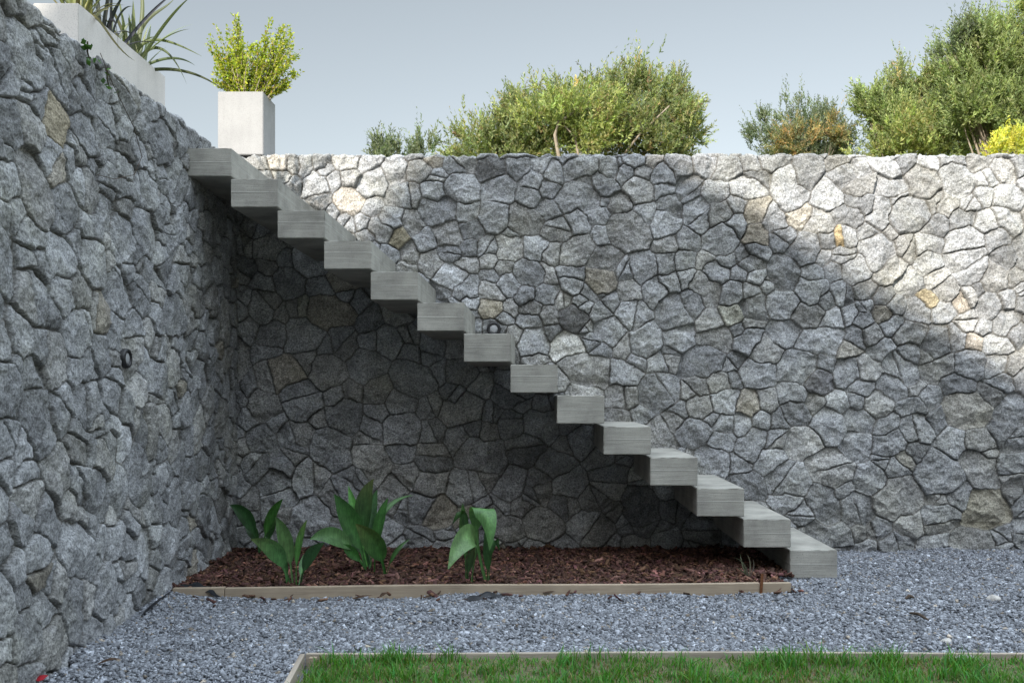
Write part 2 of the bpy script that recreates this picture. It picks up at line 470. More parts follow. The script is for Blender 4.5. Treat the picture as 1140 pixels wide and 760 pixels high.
def seeds_for(u0, u1, v0, v1, given, sizes, g, asp=1.18):
    """Packs stones of mixed size; given stones first. Returns (n,2) centres and radii."""
    S = [(a, b, c) for a, b, c in given]
    cell = 0.4
    grid = {}
    for s in S: grid.setdefault((int(s[0] // cell), int(s[1] // cell)), []).append(s)

    def ok(a, b, c):
        ia, ib = int(a // cell), int(b // cell)
        for i in (ia - 1, ia, ia + 1):
            for j in (ib - 1, ib, ib + 1):
                for q in grid.get((i, j), ()):
                    if (a - q[0]) ** 2 + ((b - q[1]) * asp) ** 2 < (0.93 * (c + q[2])) ** 2: return False
        return True
    for r, tries in sizes:
        for _ in range(int(tries * (u1 - u0) * (v1 - v0))):
            a, b = g.uniform(u0, u1), g.uniform(v0, v1)
            c = r * g.uniform(0.85, 1.15)
            if ok(a, b, c):
                S.append((a, b, c)); grid.setdefault((int(a // cell), int(b // cell)), []).append((a, b, c))
    S = np.array(S)
    return S[:, :2], S[:, 2]


def stone_grid(us, vs, C, rad, cols, seed, gap=0.0026, depth=0.024, rough=1.0, relief=1.0, keep=0):
    """Height field and colour of a wall of fitted stones over the grid us x vs."""
    g = np.random.default_rng(seed)
    n0 = len(C)
    n = 2 * n0                       # a stone may be cleft in two: the second half has number i + n0
    sa = g.uniform(0, math.pi, n0); so = g.normal(0, 0.22, n0) * rad
    cleft = (g.random(n0) < np.where(rad > 0.075, 0.42, 0.12)); cleft[:keep] = g.random(keep) < 0.10
    sn = np.stack([np.cos(sa), np.sin(sa)], -1)
    cols = np.concatenate([cols, cols[g.permutation(n0)]])
    base = g.normal(0, 0.008 * relief, n)
    gx = g.normal(0, 0.10 * relief, (n, 5)); gz = g.normal(0, 0.10 * relief, (n, 5))
    gx[:, 2:] *= 3.2; gz[:, 2:] *= 3.2                                      # steep broken corners
    ho = np.abs(g.normal(0, 0.008 * relief, (n, 5))); ho[:, 0] = 0
    ho[:, 2:] += (0.16 * np.concatenate([rad, rad]))[:, None] * g.uniform(0.5, 1.6, (n, 3)) * relief
    soft = g.uniform(0.004, 0.016, n)
    drop = g.uniform(0.003, 0.013, n) * relief
    # every stone is a hull around two or three seeds, so that its outline is an irregular polygon
    SC, SR, SO = [], [], []
    for i in range(n0):
        r = rad[i]; a = g.normal(0, 0.55) + (math.pi / 2 if g.random() < 0.18 else 0)
        m = g.uniform(0.12, 0.52) * r
        dx, dz = math.cos(a) * m, math.sin(a) * m
        for k in (-1, 1):
            SC.append((C[i, 0] + k * dx + g.normal(0, 0.10) * r, C[i, 1] + k * dz + g.normal(0, 0.10) * r))
            SR.append(r * g.uniform(0.55, 0.8)); SO.append(i)
        for _ in range(g.integers(0, 3)):
            b = a + math.pi / 2 * g.choice((-1, 1)); m = g.uniform(0.2, 0.5) * r
            SC.append((C[i, 0] + math.cos(b) * m, C[i, 1] + math.sin(b) * m)); SR.append(r * g.uniform(0.4, 0.7)); SO.append(i)
    SC, SR, SO = np.array(SC), np.array(SR), np.array(SO)
    U, V = np.meshgrid(us, vs, indexing='ij')
    Uw = U + 0.0065 * fbm(U, V, 8.0, 3, seed) + 0.003 * fbm(U, V, 40.0, 2, seed + 5)
    Vw = V + 0.0065 * fbm(U, V, 8.0, 3, seed + 11) + 0.003 * fbm(U, V, 40.0, 2, seed + 17)
    gapv = gap * np.clip(0.9 + 1.5 * fbm(U, V, 4.0, 2, seed + 3), 0.1, 2.6)
    H = np.zeros(U.shape, np.float32)
    COLR = np.zeros(U.shape + (3,), np.float32)
    B = 48
    mort = np.array((0.15, 0.145, 0.135))
    for i in range(0, len(us), B):
        for j in range(0, len(vs), B):
            pu = Uw[i:i + B, j:j + B].ravel(); pv = Vw[i:i + B, j:j + B].ravel(); gp = gapv[i:i + B, j:j + B].ravel()
            cu, cv = pu.mean(), pv.mean()
            hd = max(np.ptp(pu), np.ptp(pv)) * 0.71
            idx = np.nonzero(((SC[:, 0] - cu) ** 2 + (SC[:, 1] - cv) ** 2) < (hd + 0.40) ** 2)[0]
            if len(idx) < 6:
                idx = np.argsort((SC[:, 0] - cu) ** 2 + (SC[:, 1] - cv) ** 2)[:12]
            cc = SC[idx]; rr = SR[idx]; own = SO[idx]
            du = pu[:, None] - cc[None, :, 0]; dv = pv[:, None] - cc[None, :, 1]
            pw = du * du + dv * dv - rr * rr
            k = pw.argmin(1)
            rows = np.arange(len(k))
            D = np.sqrt(((cc[:, None] - cc[None]) ** 2).sum(-1)) + 1e-6
            e = (pw - pw[rows, k][:, None]) / (2 * D[k])
            e[own[None, :] == own[k][:, None]] = 9.0
            em = e.min(1)
            ks = 0.0012
            es = em - ks * np.log(np.exp(-np.minimum((e - em[:, None]) / ks, 60)).sum(1))
            s = own[k]
            lu = pu - C[s, 0]; lv = pv - C[s, 1]
            sd = lu * sn[s, 0] + lv * sn[s, 1] - so[s]
            es = np.where(cleft[s], np.minimum(es, np.abs(sd)), es)
            s = np.where(cleft[s] & (sd > 0), s + n0, s)
            pl = (gx[s] * lu[:, None] + gz[s] * lv[:, None] + ho[s]).min(1).clip(-0.034, None)     # chiselled facets
            q = np.clip((es - gp * 0.5) / soft[s], 0, 1)
            dome = -drop[s] * (1 - q) ** 2.0
            t = np.clip((es - gp * 0.5) / 0.0058, 0, 1); t = t * t * (3 - 2 * t)
            H[i:i + B, j:j + B] = ((base[s] + pl + dome) * t + (-depth) * (1 - t)).reshape(H[i:i + B, j:j + B].shape)
            tc = np.clip((es - gp * 0.25) / 0.006, 0, 1)[:, None]
            COLR[i:i + B, j:j + B] = (cols[s] * tc + mort * (1 - tc)).reshape(COLR[i:i + B, j:j + B].shape)
    rg = fbm(U, V, 15.0, 6, seed + 23, 0.6)
    chip = np.abs(fbm(U, V, 10.0, 4, seed + 31)) - 0.35
    H += (0.0058 * rg - 0.017 * np.clip(chip, -0.3, 0.5)) * rough
    mott = 1 + 0.2 * fbm(U, V, 5.0, 5, seed + 41)
    COLR *= np.clip(mott, 0.55, 1.5)[..., None]
    return H, COLR


def stone_cols(n, g, tone, warm=0.1):
    c = np.empty((n, 3))
    for i in range(n):
        t = np.clip(g.normal(tone, tone * 0.145), tone * 0.6, tone * 1.6)
        a = g.random()
        if a < warm: col = (t * 1.08, t * 1.01, t * 0.88)
        elif a < warm + 0.25: col = (t * 1.0, t * 1.0, t * 0.98)
        else: col = (t * 0.975, t * 1.0, t * 1.03)
        c[i] = col
    return c


def grid_faces(nu, nv):
    i = np.arange(nu * nv).reshape(nu, nv)
    return np.stack([i[:-1, :-1], i[1:, :-1], i[1:, 1:], i[:-1, 1:]], -1).reshape(-1, 4)


def fold(vs, H, T, rad=0.03):
    """Cross-section of a wall: up the face to H, round the arris, back over the top for T."""
    arc = rad * math.pi / 2
    off = np.empty_like(vs); z = np.empty_like(vs); no = np.empty_like(vs); nz = np.empty_like(vs)
    for i, v in enumerate(vs):
        if v <= H - rad: off[i], z[i], no[i], nz[i] = 0, v, 1, 0
        elif v <= H - rad + arc:
            a = (v - (H - rad)) / rad
            off[i], z[i], no[i], nz[i] = rad * (1 - math.cos(a)), H - rad + rad * math.sin(a), math.cos(a), math.sin(a)
        else: off[i], z[i], no[i], nz[i] = rad + (v - (H - rad + arc)), H, 0, 1
    return off, z, no, nz


def px_uv(px, py): return ((px - VX) * YW / F, CZ + (VY - py) * YW / F)


# back wall: u = X, v up the face
given = [(*px_uv(a, b), r * YW / F * 1.02) for a, b, r in READ]
SIZES = ((0.155, 8), (0.135, 50), (0.115, 160), (0.092, 260), (0.072, 360), (0.055, 300), (0.04, 60))
gb = np.random.default_rng(21)
TOPT = 0.5
C, rad = seeds_for(-2.5, 7.2, -0.2, HW + TOPT + 0.15, given, SIZES, gb)
cols = stone_cols(len(C), gb, 0.36, 0.02)
for (px, py), col in ODD:
    a, b = px_uv(px, py)
    cols[((C[:, 0] - a) ** 2 + (C[:, 1] - b) ** 2).argmin()] = np.array(col) * 1.12
us = np.concatenate([np.arange(-2.45, 4.1, 0.0052), np.arange(4.1, 7.0, 0.014)])
vs = np.concatenate([np.arange(-0.08, HW + 0.05, 0.0052), np.arange(HW + 0.05, HW + TOPT, 0.012)])
Hh, Cc = stone_grid(us, vs, C, rad, cols, 5, keep=len(given), relief=0.8)
off, zz, no, nz = fold(vs, HW, TOPT)
Xg = np.repeat(us[:, None], len(vs), 1)
Yg = YW + off[None] - Hh * no[None]
Zg = np.repeat(zz[None], len(us), 0) + np.clip(Hh, -0.05, 0.006) * nz[None]
o = np_mesh('stone_wall', np.stack([Xg, Yg, Zg], -1).reshape(-1, 3), grid_faces(len(us), len(vs)), M_STONE, True, Cc.reshape(-1, 3))
tag(o, 'long grey fieldstone wall across the back, half in sunlight, carrying the floating steps', 'wall')

# left wall: u = distance along Y from the corner towards the viewer, v up the face
gl = np.random.default_rng(33)
SIZES_L = ((0.145, 10), (0.122, 60), (0.10, 170), (0.082, 300), (0.066, 420), (0.05, 380), (0.036, 80))
C, rad = seeds_for(-0.3, 8.6, -0.2, HL + TOPT + 0.15, [((YW - 4.27), 2.36, 0.13)], SIZES_L, gl)
cols = stone_cols(len(C), gl, 0.335, 0.025)
cols[0] = (0.36, 0.32, 0.24)
us = np.concatenate([np.arange(-0.12, 4.4, 0.0055), np.arange(4.4, 8.4, 0.014)])
vs = np.concatenate([np.arange(-0.08, HL + 0.05, 0.0055), np.arange(HL + 0.05, HL + TOPT, 0.012)])
Hh, Cc = stone_grid(us, vs, C, rad, cols, 9, gap=0.0035, depth=0.03, rough=0.72, relief=0.58, keep=1)
off, zz, no, nz = fold(vs, HL, TOPT)
Yc = YW - us


def left_x(Y, z):
    """Face of the left wall: vertical at the corner, leaning back more and more towards the viewer."""
    xb = np.minimum(-1.995 - 0.075 * (Y - 4.06), -1.66)
    t = np.clip(z / HL, 0, 1)
    return xb * (1 - t) + (-2.205) * t


Ym = np.repeat(Yc[:, None], len(vs), 1)
Zm = np.repeat(zz[None], len(us), 0)
Xm = left_x(Ym, Zm) - off[None] + Hh * no[None]
Zm = Zm + np.clip(Hh, -0.05, 0.02) * nz[None]
o = np_mesh('stone_wall', np.stack([Xm, Ym, Zm], -1).reshape(-1, 3), grid_faces(len(us), len(vs)), M_STONE, True, Cc.reshape(-1, 3))
tag(o, 'rough shaded fieldstone wall along the left side, leaning slightly back, topped by the long planter', 'wall')

# ------------------------------------------------------------------ ground
def sheet(name, x0, x1, y0, y1, z, mat, kind='structure', nx=1, ny=1, zf=None, shear=None):
    xs = np.linspace(x0, x1, nx + 1); ys = np.linspace(y0, y1, ny + 1)
    X, Y = np.meshgrid(xs, ys, indexing='ij')
    if shear is not None: Y = Y + shear(X) * (y1 - Y) / (y1 - y0)
    Z = np.full(X.shape, z) if zf is None else zf(X, Y)
    o = np_mesh(name, np.stack([X, Y, Z], -1).reshape(-1, 3), grid_faces(nx + 1, ny + 1), mat, True)
    return tag(o, kind=kind)


sheet('ground', -300, 300, -300, 300, -0.06, M_EARTH)
sheet('gravel_yard', -2.3, 9, -3, 6.95, -0.018, M_GBASE)
sheet('lawn_soil', -0.955, 9, -3, 3.985, 0.006, M_TURF, nx=60, ny=40, zf=lambda x, y: np.where(x < -0.93 + 0.0985 * (3.996 - y), 0.0, 0.027) + 0.008 * fbm(x, y, 3, 3, 2))
# raised garden behind the walls: one L-shaped terrace of earth
bm = bmesh.new()
add_box(bm, -60, 90, YW + 0.42, 200, -0.05, 2.80)
add_box(bm, -60, -2.62, -3, YW + 0.418, -0.05, 2.795)
tag(bm_obj('terrace_ground', bm, M_EARTH), kind='structure')

# crushed stone
def rubble(name, pos, size, flat, colr, mat, g, elong=(0.7, 1.3)):
    n = len(pos)
    cube = np.array([(x, y, z) for x in (-1, 1) for y in (-1, 1) for z in (-1, 1)], float)
    V = cube[None] * g.uniform(0.45, 1.05, (n, 8, 3)) * 0.5
    V[:, :, 0] *= (size * g.uniform(elong[1] * 0.8, elong[1], n))[:, None]
    V[:, :, 1] *= (size * g.uniform(elong[0], elong[0] * 1.3, n))[:, None]
    V[:, :, 2] *= (size * flat)[:, None]
    # small random tilt then spin
    a = g.normal(0, 0.4, n); b = g.normal(0, 0.4, n); c = g.uniform(0, 6.283, n)
    x, y, z = V[..., 0], V[..., 1], V[..., 2]
    y, z = y * np.cos(a)[:, None] - z * np.sin(a)[:, None], y * np.sin(a)[:, None] + z * np.cos(a)[:, None]
    x, z = x * np.cos(b)[:, None] - z * np.sin(b)[:, None], x * np.sin(b)[:, None] + z * np.cos(b)[:, None]
    x, y = x * np.cos(c)[:, None] - y * np.sin(c)[:, None], x * np.sin(c)[:, None] + y * np.cos(c)[:, None]
    V = np.stack([x, y, z], -1) + pos[:, None]
    q = np.array(((0, 1, 3, 2), (4, 6, 7, 5), (0, 4, 5, 1), (2, 3, 7, 6), (0, 2, 6, 4), (1, 5, 7, 3)))
    Fq = (np.arange(n) * 8)[:, None, None] + q[None]
    return np_mesh(name, V.reshape(-1, 3), Fq.reshape(-1, 4), mat, False, np.repeat(colr, 8, 0))


def in_bed(x, y): return (y > 5.30 + 0.045 * np.clip(x + 2.0, 0, 3.5)) & (x < 1.50)


gg = np.random.default_rng(5)
n = 235000
y = gg.uniform(3.98, 6.95, n); x = gg.uniform(-2.25, 1, n) * 0 + (-2.3 + gg.random(n) ** 1.12 * (0.56 * y + 1.7 + 2.3))
n2 = 14000
x = np.concatenate([x, gg.uniform(-1.95, -0.83, n2)]); y = np.concatenate([y, gg.uniform(2.6, 4.0, n2)])
keep = ~in_bed(x, y) & (x > left_x(y, np.zeros_like(y)) - 0.04) & ~((y < 4.012) & (x > -0.998 + 0.0985 * (3.996 - y)))
x, y = x[keep], y[keep]
n = len(x)
size = gg.lognormal(math.log(0.0138), 0.33, n).clip(0.0065, 0.034)
z = -0.012 + gg.uniform(0, 0.014, n) + 0.012 * fbm(x, y, 1.3, 3, 8) + 0.011 * fbm(x, y, 3.4, 2, 28)
lx = left_x(y, np.zeros_like(y))
z += 0.03 * np.exp(-((x - lx) / 0.12) ** 2) + 0.006 * np.exp(-((YW - y) / 0.12) ** 2)       # heaped a little against the walls
t = gg.lognormal(math.log(0.26), 0.34, n).clip(0.1, 0.78)[:, None]
tone = np.where((gg.random(n) < 0.03)[:, None], np.array((1.15, 1.0, 0.82))[None], np.array((0.935, 0.99, 1.09))[None])
rubble_o = rubble('gravel', np.stack([x, y, z], -1), size, gg.uniform(0.4, 0.75, n), t * tone, M_GRAVEL, gg)
tag(rubble_o, 'blue grey crushed stone gravel covering the yard', 'gravel', kind='stuff')

# bark mulch in the bed
def bed_front(x): return 5.30 + 0.045 * (x + 2.0)


def mulch_z(x, y):
    return 0.034 - 0.024 * np.clip((y - 5.4) / 1.3, 0, 1) + 0.014 * fbm(x, y, 3.0, 3, 4)


sheet('bed_soil', -2.25, 1.49, 5.325, 6.95, 0.03, M_SOIL, nx=70, ny=30, zf=lambda x, y: np.minimum(mulch_z(x, y), np.where(x > 1.45, 0.005, 1.0)), shear=lambda x: 0.045 * np.clip(x + 2.0, 0, 3.5))
gm = np.random.default_rng(6)
n = 15000
x = gm.uniform(-2.25, 1.72, n); y = 5.34 + 1.56 * gm.random(n)
keep = (x > left_x(y, np.zeros_like(y)) - 0.02) & (y > 5.345 + 0.045 * np.clip(x + 2.0, 0, 3.5)) & (x < 1.47 + 0.12 * (y > 5.86))
x, y = x[keep], y[keep]
ns = 55                                                  # strays kicked over the edging
xs_ = gm.uniform(-2.0, 1.6, ns); ys_ = bed_front(xs_) - 0.02 - np.abs(gm.normal(0, 0.11, ns))
x = np.concatenate([x, xs_]); y = np.concatenate([y, ys_]); n = len(x)
size = gm.lognormal(math.log(0.030), 0.4, n).clip(0.012, 0.075)
t = gm.lognormal(math.log(0.068), 0.5, n).clip(0.02, 0.26)[:, None]
tone = np.stack([np.full(n, 1.45), gm.uniform(0.62, 0.85, n), gm.uniform(0.42, 0.66, n)], -1)
zc = np.where(y < bed_front(x), 0.014, np.where(x > 1.45, 0.012, mulch_z(x, y) + 0.004)) + gm.uniform(-0.002, 0.014, n)
o = rubble('bark_mulch', np.stack([x, y, zc], -1), size, gm.uniform(0.18, 0.4, n), t * tone, M_CHIP, gm, (0.35, 1.35))
tag(o, 'dark red brown bark chips filling the planting bed', 'mulch', kind='stuff')

# grass
def blades(name, x, y, z, h, w, lean, col, mat, g):
    n = len(x)
    az = g.uniform(0, 6.283, n)
    dx, dy = np.cos(az), np.sin(az)
    face = az + g.normal(1.57, 0.5, n)
    sx, sy = np.cos(face), np.sin(face)
    V = np.empty((n, 7, 3)); ts = (0, 0.4, 0.75, 1.0)
    for k, t in enumerate(ts):
        cx = x + dx * lean * h * t * t; cy = y + dy * lean * h * t * t
        cz = z + h * t * (1 - 0.28 * lean * t)
        ww = w * (1.0, 0.85, 0.5, 0)[k] * 0.5
        if k < 3:
            V[:, 2 * k] = np.stack([cx - sx * ww, cy - sy * ww, cz], -1)
            V[:, 2 * k + 1] = np.stack([cx + sx * ww, cy + sy * ww, cz], -1)
        else: V[:, 6] = np.stack([cx, cy, cz], -1)
    q = np.array(((0, 1, 3), (0, 3, 2), (2, 3, 5), (2, 5, 4), (4, 5, 6)))
    Fq = ((np.arange(n) * 7)[:, None, None] + q[None]).reshape(-1, 3)
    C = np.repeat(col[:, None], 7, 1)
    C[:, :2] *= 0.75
    return np_mesh(name, V.reshape(-1, 3), Fq, mat, True, C.reshape(-1, 3))


gr = np.random.default_rng(8)
nA, nB = 38000, 22000
x = np.concatenate([-0.93 + gr.random(nA) * 4.0, -0.93 + gr.random(nB) * 6.5])
y = np.concatenate([gr.uniform(3.42, 3.975, nA), gr.uniform(0.0, 3.4, nB)])
edge = (3.975 - y) < 0.07
dens = 0.66 + 0.75 * fbm(x, y, 5.0, 3, 12)
keep = (x > -0.955 + 0.0985 * (3.996 - y)) & (gr.random(len(x)) < np.clip(dens, 0.22, 1)) | (edge & (gr.random(len(x)) < 0.35))
x, y, edge = x[keep], y[keep], edge[keep]
n = len(x)
tuft = np.clip(0.5 + 0.8 * fbm(x, y, 7.0, 2, 19), 0, 1)
h = (0.02 + 0.04 * tuft) * gr.lognormal(0, 0.35, n)
h = np.where(edge, h * 1.12, h).clip(0.015, 0.105)
dry = gr.random(n) < (0.16 + 0.5 * (1 - tuft))
col = np.stack([gr.uniform(0.05, 0.14, n), gr.uniform(0.17, 0.32, n), gr.uniform(0.02, 0.06, n)], -1)
dc = np.stack([gr.uniform(0.2, 0.36, n), gr.uniform(0.19, 0.3, n), gr.uniform(0.09, 0.16, n)], -1)
col = np.where(dry[:, None], dc, col)
h = np.where(dry, h * 0.5, h)
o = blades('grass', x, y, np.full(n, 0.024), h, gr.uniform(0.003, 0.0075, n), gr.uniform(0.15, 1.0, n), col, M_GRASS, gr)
tag(o, 'short patchy green grass of the lawn in the foreground', 'grass', kind='stuff')

# ------------------------------------------------------------------ floating steps
SX0, SY, RUN, RISE = (205 - VX) * 5.9 / F, 5.9, 51.9 * 5.9 / F, 34.4 * 5.9 / F
SW, ST = 52.6 * 5.9 / F, 31.2 * 5.9 / F
ZT1 = CZ + (VY - 165) * 5.9 / F
STEP_LABELS = ['topmost concrete step, its left end against the left stone wall below the square planter',
 'second concrete step down from the top of the floating stair', 'third concrete step down from the top of the floating stair',
 'fourth concrete step down from the top of the floating stair', 'fifth concrete step down from the top of the floating stair',
 'sixth concrete step down, just left of the step under the round wall light', 'seventh concrete step down, right below the round light on the back wall',
 'eighth concrete step down, seen square on with no side or top showing', 'sixth concrete step up from the gravel, its top at eye level',
 'fifth concrete step up from the gravel', 'fourth concrete step up from the gravel', 'third concrete step up from the gravel, above the red bark bed',
 'second concrete step up from the gravel, just above the lowest one', 'lowest concrete step, lying on the gravel at the foot of the stair']
def step_mesh(i):
    """Cast slab with slightly worn, chipped arrises."""
    g = np.random.default_rng(300 + i)
    LY = YW + 0.06 - SY
    bm = bmesh.new()
    xs = np.concatenate([[0, 0.004], np.linspace(0.02, SW - 0.02, 14), [SW - 0.004, SW]])
    ys = np.concatenate([[0, 0.004], np.linspace(0.02, LY - 0.02, 44), [LY]])
    zs = np.concatenate([[0, 0.004], np.linspace(0.02, ST - 0.02, 8), [ST - 0.004, ST]])
    cache = {}
    chips = [(g.choice((0, SW)), g.uniform(0, LY), g.choice((0, ST)), g.uniform(0.006, 0.018)) for _ in range(10)]
    chips += [(g.uniform(0, SW), 0, g.choice((0, ST)), g.uniform(0.005, 0.016)) for _ in range(7)]
    chips += [(g.choice((0, SW)), 0, g.uniform(0, ST), g.uniform(0.005, 0.014)) for _ in range(3)]

    def vert(a, b, c):
        key = (a, b, c)
        if key not in cache:
            p = [xs[a], ys[b], zs[c]]
            e = [a in (0, len(xs) - 1), b == 0, c in (0, len(zs) - 1)]
            ce = (SW / 2, LY / 2, ST / 2)
            if sum(e) >= 2:       # the arris itself is drawn in a little, more where it is chipped
                k = 0.0022 + 0.0012 * math.sin(p[0] * 61 + p[1] * 43 + p[2] * 57 + i)
                for (qx, qy, qz, r) in chips:
                    dd = math.dist(p, (qx, qy, qz))
                    if dd < r * 1.8: k += r * 0.45 * (1 - dd / (r * 1.8))
                p = [v - math.copysign(k, v - m) if f else v for v, m, f in zip(p, ce, e)]
            cache[key] = bm.verts.new(p)
        return cache[key]
    nx, ny, nz = len(xs) - 1, len(ys) - 1, len(zs) - 1
    for a in range(nx):
        for b in range(ny):
            bm.faces.new((vert(a, b, nz), vert(a + 1, b, nz), vert(a + 1, b + 1, nz), vert(a, b + 1, nz)))
            bm.faces.new((vert(a, b, 0), vert(a, b + 1, 0), vert(a + 1, b + 1, 0), vert(a + 1, b, 0)))
    for a in range(nx):
        for c in range(nz):
            bm.faces.new((vert(a, 0, c), vert(a + 1, 0, c), vert(a + 1, 0, c + 1), vert(a, 0, c + 1)))
            bm.faces.new((vert(a, ny, c), vert(a, ny, c + 1), vert(a + 1, ny, c + 1), vert(a + 1, ny, c)))
    for b in range(ny):
        for c in range(nz):
            bm.faces.new((vert(0, b, c), vert(0, b, c + 1), vert(0, b + 1, c + 1), vert(0, b + 1, c)))
            bm.faces.new((vert(nx, b, c), vert(nx, b + 1, c), vert(nx, b + 1, c + 1), vert(nx, b, c + 1)))
    return bm


for i in range(14):
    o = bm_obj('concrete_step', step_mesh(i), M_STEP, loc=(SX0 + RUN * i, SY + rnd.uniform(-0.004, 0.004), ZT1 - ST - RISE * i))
    tag(o, STEP_LABELS[i], 'step', 'floating concrete steps')

# ------------------------------------------------------------------ planters on the walls
def planter(name, x0, x1, y0, y1, z0, z1, mat, label, wall=0.025, soil_drop=0.04):
    root = empty(name, ((x0 + x1) / 2, (y0 + y1) / 2, z0), label, 'planter')
    c = root.location
    hx, hy, h = (x1 - x0) / 2, (y1 - y0) / 2, z1 - z0
    bm = bmesh.new()
    o8 = [(-hx, -hy), (hx, -hy), (hx, hy), (-hx, hy)]
    i8 = [(a - math.copysign(wall, a), b - math.copysign(wall, b)) for a, b in o8]
    ob = [bm.verts.new((a, b, 0)) for a, b in o8]; ot = [bm.verts.new((a, b, h)) for a, b in o8]
    it = [bm.verts.new((a, b, h)) for a, b in i8]; ib = [bm.verts.new((a, b, h - soil_drop - 0.03)) for a, b in i8]
    bm.faces.new(ob[::-1]); bm.faces.new(ib)
    for k in range(4):
        l = (k + 1) % 4
        bm.faces.new((ob[k], ob[l], ot[l], ot[k])); bm.faces.new((ot[k], ot[l], it[l], it[k])); bm.faces.new((it[k], it[l], ib[l], ib[k]))
    bmesh.ops.bevel(bm, geom=[e for e in bm.edges if e.calc_length() > 0.05], offset=0.004, segments=2, affect='EDGES')
    bm_obj('box', bm, mat, root)
    bm = bmesh.new()
    add_box(bm, -hx + wall + 0.002, hx - wall - 0.002, -hy + wall + 0.002, hy - wall - 0.002, h - soil_drop - 0.025, h - soil_drop)
    bm_obj('soil', bm, M_SOIL, root)
    return root


YP = 7.0
pA, pB = P(242.5, 102, YP), P(293, 168, YP)
pw = pB.x - pA.x
sq = planter('square_planter', pA.x, pB.x, YP, YP + pw * 0.95, 2.926, pA.z, M_PLANT, 'square white concrete planter standing on the back wall, holding the yellow green bush')
lp = planter('trough_planter', -2.548, -2.318, 4.74, 5.84, 2.862, 3.115, M_PLANT2, 'long beige concrete trough planter on top of the left wall')
# small spacer feet under the square planter
for sx in (-1, 1):
    for sy in (-1, 1):
        bm = bmesh.new()
        add_box(bm, sx * pw * 0.36 - 0.03, sx * pw * 0.36 + 0.03, sy * pw * 0.36 - 0.03, sy * pw * 0.36 + 0.03, -0.016, -0.001)
        bm_obj('foot', bm, M_BLACK, sq)

# ------------------------------------------------------------------ foliage
def leaf_cloud(acc, base, axis, L, W, col, g):
    """Diamond leaves: base (n,3), axis (n,3) unit, L, W (n,), col (n,3)."""
    n = len(base)
    r = g.normal(size=(n, 3))
    s = np.cross(axis, r); s /= np.linalg.norm(s, axis=1)[:, None] + 1e-9
    nrm = np.cross(axis, s)
    mid = base + axis * (L * 0.45)[:, None]
    V = np.stack([base, mid + s * (W * 0.5)[:, None] + nrm * (W * 0.12)[:, None], base + axis * L[:, None] - nrm * (L * 0.06)[:, None], mid - s * (W * 0.5)[:, None] + nrm * (W * 0.12)[:, None]], 1)
    acc.add(V.reshape(-1, 3), np.arange(n * 4).reshape(n, 4), np.repeat(col, 4, 0))


def palette(n, pal, g):
    """pal: list of (weight, (r,g,b)); every leaf gets its own variation."""
    w = np.array([p[0] for p in pal], float); w /= w.sum()
    k = g.choice(len(pal), n, p=w)
    c = np.array([p[1] for p in pal])[k]
    return c * g.lognormal(0, 0.22, (n, 1)) * g.normal(1, 0.06, (n, 3)).clip(0.8, 1.2)


def shoots(acc, base, d, length, per, L, W, pal, g, spread=0.7, twig=None):
    """Leafy shoots: per leaves along each shoot."""
    n = len(base)
    k = np.repeat(np.arange(n), per)
    t = np.tile(np.linspace(0.08, 1.0, per), n) + g.normal(0, 0.03, n * per)
    bend = g.normal(0, 0.12, (n, 3)); bend[:, 2] += 0.06
    p = base[k] + d[k] * (length[k] * t)[:, None] + bend[k] * (length[k] * t * t)[:, None]
    rd = g.normal(size=(n * per, 3)); rd /= np.linalg.norm(rd, axis=1)[:, None]
    ax = d[k] * (0.62 + 0.4 * t[:, None]) + rd * spread
    ax /= np.linalg.norm(ax, axis=1)[:, None]
    taper = (1.05 - 0.35 * t)
    # colour is constant-ish along one shoot, plus leaf variation
    sc = g.lognormal(0, 0.2, n)[k][:, None]
    c = palette(n, pal, g)[k] * 0.55 + palette(n * per, pal, g) * 0.45
    leaf_cloud(acc, p, ax, L * taper * g.uniform(0.75, 1.2, n * per), W * taper * g.uniform(0.75, 1.2, n * per), c * sc, g)


